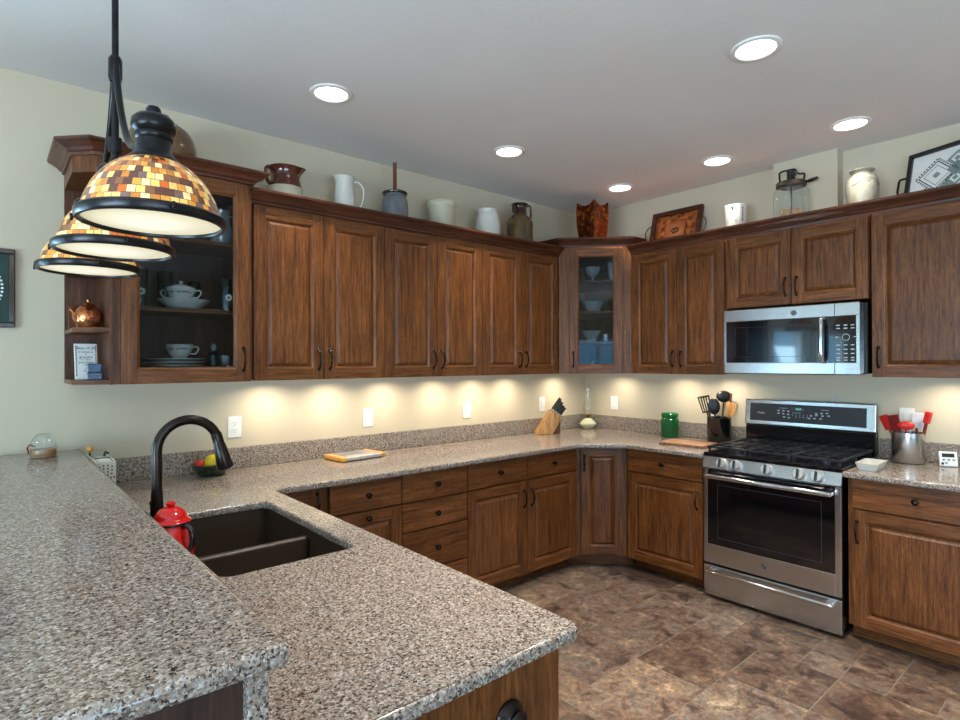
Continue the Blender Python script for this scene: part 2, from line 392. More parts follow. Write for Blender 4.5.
def tag(o, label, cat, group=None):
    o['label'] = label; o['category'] = cat
    if group: o['group'] = group
    return o
def thing(name, label, cat, loc=(0, 0, 0), rz=0, group=None):
    o = bpy.data.objects.new(name, None); COL.objects.link(o); o.empty_display_size = .05
    o.location = loc; o.rotation_euler = (0, 0, R(rz)); return tag(o, label, cat, group)
def struct(name, bm, m):
    o = link(name, bm, m); o['kind'] = 'structure'; return o
def bx(name, mat, parent, *a, bev=0, **k): return link(name, box(bm_new(), *a, bev=bev), mat, parent, **k)
def lt(name, mat, parent, prof, segs=32, **k):
    cap = k.pop('cap', True); return link(name, lathe(bm_new(), prof, segs, cap=cap), mat, parent, **k)
def smooth_prof(pts, n=6):
    out = []
    P = [pts[0]]+list(pts)+[pts[-1]]
    for i in range(1, len(P)-2):
        for k in range(n):
            t = k/n; p0, p1, p2, p3 = P[i-1], P[i], P[i+1], P[i+2]
            out.append(tuple(max(0 if j == 0 else -9, .5*((2*p1[j])+(-p0[j]+p2[j])*t+(2*p0[j]-5*p1[j]+4*p2[j]-p3[j])*t*t+(-p0[j]+3*p1[j]-3*p2[j]+p3[j])*t**3)) for j in (0, 1)))
    out.append(tuple(pts[-1])); return out
def spline3(pts, n=6):
    P = [Vector(p) for p in pts]; P = [P[0]]+P+[P[-1]]; out = []
    for i in range(1, len(P)-2):
        for k in range(n):
            t = k/n; a, b, c, d = P[i-1], P[i], P[i+1], P[i+2]
            out.append(.5*((2*b)+(-a+c)*t+(2*a-5*b+4*c-d)*t*t+(-a+3*b-3*c+d)*t**3))
    out.append(P[-2]); return out
def text_bm(s, size, ext=.0004, align='CENTER'):
    cu = bpy.data.curves.new('lettering', 'FONT'); cu.body = s; cu.size = size; cu.extrude = ext; cu.align_x = align; cu.align_y = 'CENTER'; cu.resolution_u = 2
    o = bpy.data.objects.new('lettering', cu); COL.objects.link(o)
    dg = bpy.context.evaluated_depsgraph_get(); me = bpy.data.meshes.new_from_object(o.evaluated_get(dg))
    bm = bm_new(); bm.from_mesh(me); bpy.data.meshes.remove(me); bpy.data.objects.remove(o); bpy.data.curves.remove(cu)
    return bm
STAND = Matrix.Rotation(R(90), 4, 'X')    # text plane XY -> XZ, facing -Y
def merge(dst, src, mat=None, mi=None):
    if mat is not None: xf(src, mat)
    me = bpy.data.meshes.new('tmp'); 
    if mi is not None:
        for f in src.faces: f.material_index = mi
    src.to_mesh(me); src.free(); dst.from_mesh(me); bpy.data.meshes.remove(me); return dst
def copy_tree(o, parent=None):
    c = o.copy(); COL.objects.link(c)
    if parent: c.parent = parent
    for ch in [x for x in bpy.data.objects if x.parent == o]: copy_tree(ch, c)
    return c
def slab_bm(loops, z0, z1, bev):
    """flat slab with holes and rounded edges, from outline loops (first is the outer one)"""
    cu = bpy.data.curves.new('slab', 'CURVE'); cu.dimensions = '2D'; cu.fill_mode = 'BOTH'
    for lp in loops:
        sp = cu.splines.new('POLY'); sp.points.add(len(lp)-1); sp.use_cyclic_u = True
        for p, (x, y) in zip(sp.points, lp): p.co = (x, y, 0, 1)
    cu.extrude = (z1-z0)/2-bev; cu.bevel_depth = bev; cu.bevel_resolution = 3; cu.offset = -bev
    o = bpy.data.objects.new('slab', cu); COL.objects.link(o)
    dg = bpy.context.evaluated_depsgraph_get(); me = bpy.data.meshes.new_from_object(o.evaluated_get(dg))
    bm = bm_new(); bm.from_mesh(me); bpy.data.meshes.remove(me); bpy.data.objects.remove(o); bpy.data.curves.remove(cu)
    bmesh.ops.remove_doubles(bm, verts=bm.verts[:], dist=2e-4)
    bm.normal_update()
    for f in bm.faces: f.smooth = abs(f.normal.z) < .995
    for v in bm.verts: v.co.z += (z0+z1)/2
    return bm
def round_poly(pts, rads, n=6):
    out = []; N = len(pts)
    for i, p in enumerate(pts):
        r = rads[i] if isinstance(rads, (list, tuple)) else rads
        p = Vector(p); a = (Vector(pts[i-1])-p).normalized(); b = (Vector(pts[(i+1) % N])-p).normalized()
        if r <= 0: out.append(tuple(p)); continue
        ang = a.angle(b); d = r/math.tan(ang/2); c = p+(a+b).normalized()*(r/math.sin(ang/2))
        s, e = p+a*d-c, p+b*d-c
        for k in range(n+1):
            t = k/n; v = (s*(1-t)+e*t).normalized()*r; out.append(tuple(c+v))
    return out

# ------------------------------------------------------------------ room shell
def build_room():
    X0, Y0 = -8.0, -7.0
    # slate floor: modular tiles of several sizes in one mesh
    bm = bm_new(); col = bm.loops.layers.color.new('tile'); u = .178; nx, ny = int(-X0/u)+1, int(-Y0/u)+1
    used = [[False]*ny for _ in range(nx)]; rnd = random.Random(3)
    q = [bm.verts.new(p) for p in ((X0, Y0, FZ-.0012), (0, Y0, FZ-.0012), (0, 0, FZ-.0012), (X0, 0, FZ-.0012))]
    f = bm.faces.new(q); f.material_index = 1
    for i in range(nx):
        for j in range(ny):
            if used[i][j]: continue
            opts = [(2, 3), (3, 2), (2, 2), (2, 2), (1, 1), (3, 2)]; rnd.shuffle(opts); opts += [(1, 2), (2, 1), (1, 1)]
            for w, h in opts:
                if i+w <= nx and j+h <= ny and not any(used[a][b] for a in range(i, i+w) for b in range(j, j+h)): break
            else: w = h = 1
            for a in range(i, i+w):
                for b in range(j, j+h): used[a][b] = True
            g = .002; x1, x0 = -i*u-g, max(X0, -(i+w)*u+g); y1, y0 = -j*u-g, max(Y0, -(j+h)*u+g)
            if x1 <= x0 or y1 <= y0: continue
            c = (rnd.random(), rnd.random(), rnd.random(), 1); k = .0012
            top = [bm.verts.new(p) for p in ((x0+k, y0+k, FZ), (x1-k, y0+k, FZ), (x1-k, y1-k, FZ), (x0+k, y1-k, FZ))]
            low = [bm.verts.new(p) for p in ((x0, y0, FZ-.004), (x1, y0, FZ-.004), (x1, y1, FZ-.004), (x0, y1, FZ-.004))]
            fs = [bm.faces.new(top)]+[bm.faces.new((low[a], low[(a+1) % 4], top[(a+1) % 4], top[a])) for a in range(4)]
            for f in fs:
                for lp in f.loops: lp[col] = c
    struct('floor', bm, ['slate', 'grout'])
    b = bm_new()
    for cx in range(1): box(b, X0-.15, .15, Y0-.15, .15, CZ, CZ+.12)
    struct('ceiling', b, 'ceil')
    def wall(name, a0, a1, holes, horizontal, off):
        b = bm_new(); hs = sorted(holes); cur = a0
        def seg(s, e, z0, z1):
            if horizontal: box(b, s, e, off[0], off[1], z0, z1)
            else: box(b, off[0], off[1], s, e, z0, z1)
        for (s, e, z0, z1) in hs:
            seg(cur, s, FZ-.03, CZ); seg(s, e, FZ-.03, z0); seg(s, e, z1, CZ); cur = e
        seg(cur, a1, FZ-.03, CZ); struct(name, b, 'wall')
    wl = (-5.85, -4.75, .8, 1.92); wl2 = (-7.6, -6.3, .8, 1.92); wb = (-6.4, -3.0, .5, 2.0); wf = (-5.4, -1.9, .5, 1.98)
    wall('wall_left', X0-.15, .15, [wl, wl2], True, (0, .15))
    wall('wall_right', Y0-.15, 0, [], False, (0, .15))
    wall('wall_back', X0-.15, .15, [wb], True, (Y0-.15, Y0))
    wall('wall_far', Y0, 0, [wf], False, (X0-.15, X0))
    def window(n, s, e, z0, z1, horizontal, at, div):
        b = bm_new(); w = .05; st = [s+(e-s)*k/div for k in range(div+1)]
        def bb(a0, a1, c0, c1, d0=-.03, d1=.03):
            if horizontal: box(b, a0, a1, at+d0, at+d1, c0, c1)
            else: box(b, at+d0, at+d1, a0, a1, c0, c1)
        bb(s, e, z0, z0+w); bb(s, e, z1-w, z1)
        for k, x in enumerate(st): bb(x-(0 if k == 0 else w/2), x+(0 if k == div else w/2)+(w if k == 0 else 0), z0+w, z1-w) if k < div else bb(x-w, x, z0+w, z1-w)
        bb(s, e, (z0+z1)/2-.015, (z0+z1)/2+.015, -.01, .01)
        o = struct('window_%d' % n, b, 'white')
        b = bm_new()
        if horizontal: box(b, s, e, at-.003, at+.003, z0, z1)
        else: box(b, at-.003, at+.003, s, e, z0, z1)
        g = link('window_pane', b, 'windowpane', o)
    window(1, *wl, True, .07, 1); window(4, *wl2, True, .07, 1); window(2, *wb, True, Y0-.07, 4); window(3, *wf, False, X0-.07, 3)
    b = bm_new(); box(b, -.10, -.0005, -2.02, -1.648, 2.2, CZ-.0005); struct('wall_chase', b, 'wall')
build_room()

# ------------------------------------------------------------------ cabinet parts (local: x right, y into the cabinet, z up, door front at y=0)
TH = .02
def pull(parent, x, z, L=.105, y=0, horizontal=False):
    bm = bm_new(); pts = []
    for k in range(13):
        t = k/12; d = .026*math.sin(math.pi*t)**.55
        a = (t-.5)*L; pts.append((x+a, y-d-.002, z) if horizontal else (x, y-d-.002, z+a))
    rr = [.0062, .0056, .005]+[.0044+.0012*math.sin(math.pi*(k-3)/6) for k in range(3, 10)]+[.005, .0056, .0062]
    tube(bm, pts, rr, 8)
    for s in (-1, 1):
        bm2 = bm_new(); lathe(bm2, [(0, 0), (.009, 0), (.009, .003), (.006, .006), (0, .006)], 12)
        p = (x+s*L/2, y, z) if horizontal else (x, y, z+s*L/2)
        merge(bm, bm2, Matrix.Translation(p) @ Matrix.Rotation(R(90), 4, 'X'))
    return link('handle', bm, 'bronze', parent)
def knob(parent, x, z, y=0):
    bm = lathe(bm_new(), [(0, 0), (.009, 0), (.009, .002), (.005, .005), (.005, .012), (.012, .017), (.0155, .022), (.014, .027), (.008, .030), (0, .031)], 18)
    xf(bm, Matrix.Translation((x, y, z)) @ Matrix.Rotation(R(90), 4, 'X'))
    return link('knob', bm, 'bronze', parent)
def door(parent, x0, x1, z0, z1, glass=False, name='door'):
    fw = .060; bm = bm_new()
    box(bm, x0, x0+fw, 0, TH, z0, z1, .0025, 0); box(bm, x1-fw, x1, 0, TH, z0, z1, .0025, 0)
    box(bm, x0+fw, x1-fw, 0.0004, TH, z0, z0+fw, .002, 1); box(bm, x0+fw, x1-fw, 0.0004, TH, z1-fw, z1, .002, 1)
    def ring(a, ya, b, yb):
        A = [(x0+a, ya, z0+a), (x1-a, ya, z0+a), (x1-a, ya, z1-a), (x0+a, ya, z1-a)]; B = [(x0+b, yb, z0+b), (x1-b, yb, z0+b), (x1-b, yb, z1-b), (x0+b, yb, z1-b)]
        return A, B
    def rings(bm, seq):
        for (a, ya), (b, yb) in zip(seq, seq[1:]):
            A, B = ring(a, ya, b, yb); va = [bm.verts.new(p) for p in A]; vb = [bm.verts.new(p) for p in B]
            for k in range(4):
                f = bm.faces.new((va[k], va[(k+1) % 4], vb[(k+1) % 4], vb[k])); f.material_index = 1 if k % 2 == 0 else 0
    rings(bm, [(fw-.004, -.0006), (fw+.001, .0005), (fw+.004, .004), (fw+.009, .0065), (fw+.012, .011)])
    d = link(name, bm, ['wood_v', 'wood_h'], parent)
    if glass:
        bx('glass_pane', 'pane', d, x0+fw, x1-fw, .009, .013, z0+fw, z1-fw)
    else:
        bm = bm_new(); rings(bm, [(fw+.009, .0125), (fw+.012, .012), (fw+.026, .004), (fw+.029, .0015), (fw+.032, .001)])
        A, _ = ring(fw+.032, .001, 0, 0); bm.faces.new([bm.verts.new(p) for p in A])
        A, _ = ring(fw+.009, .016, 0, 0); bm.faces.new([bm.verts.new(p) for p in A][::-1])
        bmesh.ops.remove_doubles(bm, verts=bm.verts[:], dist=1e-5)
        bm.faces.ensure_lookup_table()
        for f in bm.faces:
            if f.calc_center_median().y > .0119 and f.calc_center_median().y < .0126: f.material_index = 2  # dark material in the groove stands in for shade in the crease
        link('door_panel', bm, ['wood_v', 'wood_v', 'crown'], d)
    return d
def drawer(parent, x0, x1, z0, z1, kx=None):
    d = link('drawer', box(bm_new(), x0, x1, 0, TH, z0, z1, .004), 'wood_h', parent)
    knob(d, (x0+x1)/2 if kx is None else kx, (z0+z1)/2); return d
G = .0022
def upper(name, label, loc, rz, w, z0, z1, depth, doors, top=None, group=None, pucks=()):
    """doors: list of (x0,x1,handle side or None)"""
    t = thing(name, label, 'cabinet', loc, rz, group); top = z1+.03 if top is None else top
    bx('cabinet_body', 'wood_v', t, .001, w-.001, TH+.0015, depth, z0+.004, top, bev=.001)
    for x0, x1, hs in doors:
        d = door(t, x0+G, x1-G, z0, z1)
        if hs: pull(d, x0+.032 if hs == 'L' else x1-.032, z0+.107)
    for px in pucks:
        lt('light_puck', 'white', t, [(0, -.011), (.03, -.011), (.034, -.006), (.034, 0), (0, 0)], 20, loc=(px, depth-.10, z0+.004))
    return t
ZB, ZT = 1.386, 2.267
DU = .3415
LU = [-2.9975, -2.6212, -2.2428, -1.862, -1.4896, -1.1135, -.7326]
names = ['two-door oak wall cabinet beside the tall glass-front cabinet', 'middle two-door oak wall cabinet on the left wall, below the grey churn', 'two-door oak wall cabinet beside the corner glass cabinet, below the brown jug']
for i in range(3):
    a, m, b = LU[2*i], LU[2*i+1], LU[2*i+2]
    upper('wall_cabinet', names[i], (a, -DU, 0), 0, b-a, ZB, ZT, DU-.001, [(0, m-a, 'R'), (m-a, b-a, 'L')], 2.30, 'wall cabinets')
RUY = [-.719, -1.0889, -1.4319]
upper('wall_cabinet', 'two-door oak wall cabinet between corner glass cabinet and microwave', (-DU, RUY[0], 0), -90, RUY[0]-RUY[2], ZB, ZT, DU-.001, [(0, RUY[0]-RUY[1], 'R'), (RUY[0]-RUY[1], RUY[0]-RUY[2], 'L')], 2.30, 'wall cabinets')
y0 = -1.4490
upper('wall_cabinet', 'short two-door oak wall cabinet directly above the microwave', (-DU, y0, 0), -90, .794, 1.8165, ZT, DU-.001, [(0, .3935, 'R'), (.3935, .794, 'L')], 2.30, 'wall cabinets')
upper('wall_cabinet', 'large single-door oak wall cabinet right of the microwave', (-DU, -2.2538, 0), -90, .60, ZB, ZT, DU-.001, [(0, .60, 'L')], 2.30, 'wall cabinets')
bx_filler = bm_new(); box(bx_filler, -.3195, -.001, -1.4475, -1.4335, ZB+.004, 2.30)
tag(link('cabinet_filler', bx_filler, 'wood_v'), 'narrow oak filler strip between wall cabinets left of the microwave', 'filler strip')

# open-backed cabinets with glass doors
def glass_cabinet():
    X0, X1, YF = -3.5965, -3.020, -.40
    t = thing('glass_front_cabinet', 'tall oak wall cabinet with one glass door and dishes inside', 'cabinet', (X0, YF, 0), 0)
    w = X1-X0; D = -YF-.001; z0, z1 = ZB, 2.337; tp = 2.36
    b = bm_new()
    box(b, .001, .019, TH+.0015, D, z0, tp); box(b, w-.019, w-.001, TH+.0015, D, z0, tp)
    box(b, .019, w-.019, D-.012, D, z0, tp); box(b, .019, w-.019, TH+.0015, D-.012, z0, z0+.02); box(b, .019, w-.019, TH+.0015, D-.012, tp-.06, tp)
    link('cabinet_body', b, 'wood_in', t)
    b = bm_new(); box(b, 0, .034, TH+.0005, TH+.019, z0, tp); box(b, w-.034, w, TH+.0005, TH+.019, z0, tp)
    box(b, .034, w-.034, TH+.0005, TH+.019, z0, z0+.03); box(b, .034, w-.034, TH+.0005, TH+.019, tp-.05, tp); bmesh.ops.remove_doubles(b, verts=b.verts[:], dist=1e-5)
    link('face_frame', b, 'wood_v', t)
    for z in (1.727, 2.054): bx('shelf', 'wood_h', t, .0195, w-.0195, TH+.03, D-.013, z-.018, z, bev=.002)
    d = door(t, .0265, w-.018, z0, z1, True); pull(d, w-.045, z0+.107)
glass_cabinet()
def open_shelf_unit():
    t = thing('open_end_shelf', 'open clipped-corner oak shelf unit at the left end of the wall cabinets', 'shelf', (-3.598, 0, 0))
    xl, xr = -.134, -.001
    poly = lambda i, f: [(xr, -.002), (xl+i, -.002), (xl+i, -.325-f), (xl+.075, -.399-f), (xr, -.399-f)]
    b = bm_new(); box(b, xl, xr, -.014, -.002, ZB, 2.36); box(b, xr-.012, xr, -.399, -.014, ZB, 2.36); link('back_panel', b, 'wood_in', t)
    for k, z in enumerate((ZB+.001, 1.607, 1.872)):
        link('shelf', prism(bm_new(), [(xr-.0125, -.0145), (xl, -.0145), (xl, -.325), (xl+.068, -.397), (xr-.0125, -.397)], z, z+.019, 0, .0015), 'wood_h', t)
    link('top_panel', prism(bm_new(), [(xr-.0125, -.0145), (xl, -.0145), (xl, -.325), (xl+.068, -.397), (xr-.0125, -.397)], 2.27, 2.36), 'wood_v', t)
open_shelf_unit()
def corner_cabinet():
    t = thing('corner_glass_cabinet', 'diagonal corner oak wall cabinet with one narrow glass door', 'cabinet', (-.717, -.333, 0), -45)
    # world -> local
    mi = (Matrix.Translation((-.717, -.333, 0)) @ Matrix.Rotation(R(-45), 4, 'Z')).inverted()
    def wp(*pts): return [tuple((mi @ Vector((x, y, 0)))[:2]) for x, y in pts]
    z0, tp = ZB, 2.36; b = bm_new()
    def panel(p, q, th):
        p, q = Vector(p), Vector(q); d = (q-p).normalized(); n = Vector((-d.y, d.x))*th
        return wp(p, q, q+n, p+n)
    prism(b, panel((-.731, -.0015), (-.731, -.32), .014), z0, tp)
    prism(b, panel((-.32, -.717), (-.0015, -.717), .014), z0, tp)
    prism(b, wp((-.716, -.0015), (-.716, -.012), (-.0015, -.012), (-.0015, -.0015)), z0, tp)
    prism(b, wp((-.012, -.0125), (-.012, -.7025), (-.0015, -.7025), (-.0015, -.0125)), z0, tp)
    full = wp((-.7165, -.0125), (-.7165, -.31), (-.31, -.7025), (-.0125, -.7025), (-.0125, -.0125))
    prism(b, full, z0, z0+.019); prism(b, full, tp-.07, tp-.0005)
    link('cabinet_body', b, 'wood_in', t)
    W = .543; b = bm_new()
    box(b, 0, .086, .0, .019, z0, tp); box(b, W-.08, W, .0, .019, z0, tp); box(b, .086, W-.08, 0, .019, 2.27, tp)
    box(b, .086, W-.08, 0, .019, z0, z0+.03); link('face_frame', b, ['wood_v'], t)
    for z in (2.091, 1.858, 1.628):
        link('shelf', prism(bm_new(), wp((-.7, -.014), (-.7, -.34), (-.34, -.7), (-.014, -.7), (-.014, -.014)), z-.016, z), 'wood_h', t)
    # door sits proud of the frame
    e = bpy.data.objects.new('door', None); bpy.data.objects.remove(e)
    d = door(t, .078, .472, z0, 2.332, True)
    d.location = (0, -.0205, 0); pull(d, .104, z0+.107)
corner_cabinet()

# crown mouldings
def crown(label, path, zb, zt, out=.062):
    h = zt-zb
    prof = [(0, zb), (.006, zb), (.009, zb+.2*h), (.018, zb+.28*h), (.026, zb+.45*h), (.045, zb+.66*h), (.056, zb+.74*h), (out-.003, zb+.78*h), (out, zb+.84*h), (out, zt), (0, zt)]
    b = sweep(bm_new(), path, prof)
    for f in b.faces: f.smooth = False
    tag(link('crown_moulding', b, 'crown'), label, 'moulding', 'crown mouldings')
crown('dark crown moulding along the left wall cabinets', [(-3.018, -.346), (-.735, -.346)], 2.2685, 2.332)
crown('dark crown moulding along the right wall cabinets', [(-.346, -.722), (-.346, -2.853)], 2.2685, 2.338)
crown('taller crown moulding around the glass-front cabinet and end shelf', [(-3.733, -.001), (-3.733, -.326), (-3.662, -.4025), (-3.0185, -.4025), (-3.0185, -.35)], 2.339, 2.397)
crown('crown moulding on top of the diagonal corner cabinet', [(-.734, -.0015), (-.734, -.362), (-.365, -.731), (-.235, -.731)], 2.336, 2.397, .05)

# ------------------------------------------------------------------ base cabinets
DB = .6292
ZD0, ZD1, ZDB = .7196, .8742, .1166
def base_body(t, w, depth=DB-.002, x0=.0):
    b = bm_new(); box(b, x0+.001, w-.001, TH+.0015, depth, .112, .8745, .001); link('cabinet_body', b, 'wood_v', t)
    b = bm_new(); box(b, x0+.001, w-.001, .095, depth, FZ+.0005, .1115); link('toe_kick', b, 'wood_h', t)
def base(label, loc, rz, w):
    t = thing('base_cabinet', label, 'cabinet', loc, rz, 'base cabinets'); base_body(t, w); return t
t = base('corner base cabinet in the shadow beside the sink peninsula', (-3.06, -DB, 0), 0, .326)
d = door(t, .02, .285, ZDB, ZD1); pull(d, .262, .80, .09)
t = base('base cabinet with one drawer and a knobbed door, beside the peninsula corner', (-2.7335, -DB, 0), 0, .4185)
drawer(t, G, .418-G, ZD0, ZD1); d = door(t, G, .418-G, ZDB, ZD0-.008); knob(d, .209, ZD0-.04)
t = base('four-drawer base cabinet in the middle of the left run', (-2.3145, -DB, 0), 0, .455)
for a, b_ in ((ZD0-.003, ZD1), (.557, .709), (.333, .551), (ZDB, .326)): drawer(t, G, .454-G, a, b_)
t = base('wide base cabinet with two drawers over two doors, near the corner', (-1.859, -DB, 0), 0, .986)
drawer(t, G, .497-G, ZD0, ZD1); drawer(t, .497+G, .986-G, ZD0, ZD1)
d = door(t, G, .497-G, ZDB, ZD0-.008); pull(d, .497-.033, .60); d = door(t, .497+G, .986-G, ZDB, ZD0-.008); pull(d, .497+.036, .60)
def corner_base():
    t = thing('corner_base_cabinet', 'diagonal corner base cabinet with one tall narrow door', 'cabinet', (-.871, -.629, 0), -45)
    mi = (Matrix.Translation((-.871, -.629, 0)) @ Matrix.Rotation(R(-45), 4, 'Z')).inverted()
    def wp(*pts): return [tuple((mi @ Vector((x, y, 0)))[:2]) for x, y in pts]
    link('cabinet_body', prism(bm_new(), wp((-.872, -.002), (-.872, -.60), (-.60, -.872), (-.002, -.872), (-.002, -.002)), .112, .8745), 'wood_v', t)
    link('toe_kick', prism(bm_new(), wp((-.8715, -.47), (-.79, -.565), (-.565, -.79), (-.47, -.8715), (-.3, -.6), (-.6, -.3)), FZ+.0005, .1115), 'wood_h', t)
    d = door(t, .028, .32, .128, .8742); pull(d, .052, .767, .10)
corner_base()
t = base('base cabinet with one drawer and one door left of the range', (-DB, -.8765, 0), -90, .553)
drawer(t, .002, .551, ZD0, ZD1); d = door(t, .002, .551, ZDB, ZD0-.008); pull(d, .552-.036, .60)
t = base('base cabinet with one drawer and one door right of the range', (-DB, -2.2165, 0), -90, .63)
drawer(t, .0245, .56, ZD0, ZD1); d = door(t, .0245, .56, ZDB, ZD0-.008); pull(d, .0465, .60)

# ------------------------------------------------------------------ stone tops, peninsula, bar
SINKX = (-3.528, -3.130); SINKY = (-1.630, -.857)
def counters():
    t = thing('countertop', 'speckled granite countertop wrapping the left wall, corner and sink peninsula', 'countertop', (-2, -.3, 0))
    off = Vector((2, .3, 0))
    xe, ye, cy = -3.020, -2.432, -.668
    outer = round_poly([(-3.692, -.0015), (-3.692, ye), (xe, ye), (xe, cy), (-.90, cy), (-.668, -.90), (-.668, -1.4425), (-.0015, -1.4425), (-.0015, -.0015)], [0, .004, .03, .03, .05, .05, .01, 0, 0])
    hole = round_poly([(SINKX[0], SINKY[0]), (SINKX[1], SINKY[0]), (SINKX[1], SINKY[1]), (SINKX[0], SINKY[1])], .035)
    b = slab_bm([outer, hole], .8755, CT, .008); xf(b, Matrix.Translation(off)); o = link('stone_top', b, 'granite', t)
    b = bm_new(); box(b, -3.692, -.0215, -.0205, -.0015, CT+.0003, 1.0185, .003); box(b, -.0205, -.0015, -1.4425, -.0015, CT+.0003, 1.0185, .003)
    xf(b, Matrix.Translation(off)); link('backsplash', b, 'granite', t)
    t = thing('countertop', 'short speckled granite countertop right of the range', 'countertop', (-.3, -2.5, 0))
    off = Vector((.3, 2.5, 0))
    b = slab_bm([round_poly([(-.668, -2.2065), (-.0015, -2.2065), (-.0015, -2.87), (-.668, -2.87)], [.01, 0, 0, .01])], .8755, CT, .008); xf(b, Matrix.Translation(off)); link('stone_top', b, 'granite', t)
    b = box(bm_new(), -.0205, -.0015, -2.87, -2.2065, CT+.0003, 1.0185, .003); xf(b, Matrix.Translation(off)); link('backsplash', b, 'granite', t)
counters()
def peninsula():
    t = thing('peninsula_cabinet', 'oak cabinet under the sink peninsula with a plain end panel', 'cabinet', (-3.38, -2.385, 0))
    b = bm_new(); X0, X1 = -.312, .334
    box(b, X0, X1-.061, 0, .02, FZ, .8745); link('end_panel', b, 'wood_v', t)
    link('corner_stile', box(bm_new(), X1-.06, X1, 0, .02, FZ, .8745, .002), 'wood_v', t)
    b = bm_new(); box(b, X1-.02, X1, .0205, 1.72, .10, .8745); box(b, X0, X0+.018, .0205, 1.72, FZ, .8745); box(b, X0+.018, X1-.02, .0205, 1.72, .10, .12)
    link('cabinet_body', b, 'wood_v', t)
    # round-flanged towel bar on the end panel
    r = thing('towel_bar', 'dark bronze towel bar with flared round mount on the peninsula end panel', 'towel bar', (-3.2, -2.3855, .757))
    prof = [(0, 0), (.034, 0), (.036, .004), (.033, .010), (.025, .016), (.021, .024), (.024, .030), (.019, .036), (.012, .044), (.011, .06), (.014, .066), (.014, .074), (0, .078)]
    b = lathe(bm_new(), prof, 24); xf(b, Matrix.Rotation(R(90), 4, 'X')); link('mount', b, 'bronze', r)
    b = lathe(bm_new(), prof, 24); xf(b, Matrix.Translation((-.34, 0, 0)) @ Matrix.Rotation(R(90), 4, 'X')); link('mount', b, 'bronze', r)
    link('bar', tube(bm_new(), [(-.37, -.068, 0), (.03, -.068, 0)], .008, 12), 'bronze', r)
    k = thing('bar_knee_wall', 'raised bar half wall with dark wood end panel and granite facing toward the sink', 'half wall', (-3.8, -2.40, 0))
    bx('wall_core', 'wall', k, -.12, .0735, .02, 2.3985, FZ, 1.0445)
    link('end_panel', box(bm_new(), -.12, .0735, 0, .0195, FZ, 1.0445), 'panel_dark', k)
    link('stone_facing', box(bm_new(), .074, .104, -.018, 2.3985, .876, 1.0445, .003), 'granite', k)
    b = slab_bm([round_poly([(-4.03, -.0015), (-4.03, -2.442), (-3.672, -2.442), (-3.672, -.0015)], [0, .11, .015, 0], 8)], 1.045, 1.0805, .013)
    xf(b, Matrix.Translation((3.8, 1.2, 0))); o = link('bar_top', b, 'granite', None, (-3.8, -1.2, 0)); tag(o, 'raised speckled granite bar top in the left foreground', 'bar top')
peninsula()
def sink():
    t = thing('kitchen_sink', 'dark brown double-bowl undermount sink in the peninsula', 'sink', (-3.329, -1.2435, .68))
    x, y = .204, .392; th = .012; top = .1950; b = bm_new(); H = top
    sx, sy = x+th, y+th
    box(b, -sx, sx, -sy, sy, 0, th)
    box(b, -sx, -x, -sy, sy, th, H); box(b, x, sx, -sy, sy, th, H); box(b, -x, x, -sy, -y, th, H); box(b, -x, x, y, sy, th, H)
    o = link('basin', b, 'sink', t)
    yd = -1.262+1.2435
    link('divider', box(bm_new(), -x+.0003, x-.0003, yd-.014, yd+.014, th+.0002, .175, .010, seg=3), 'sink', t)
    for yy in (.19, -.21):
        link('drain', lathe(bm_new(), [(0, th+.003), (.03, th+.003), (.042, th+.005), (.045, th+.0005), (0, th+.0005)], 24, 0, yy), 'bronze', t)
sink()

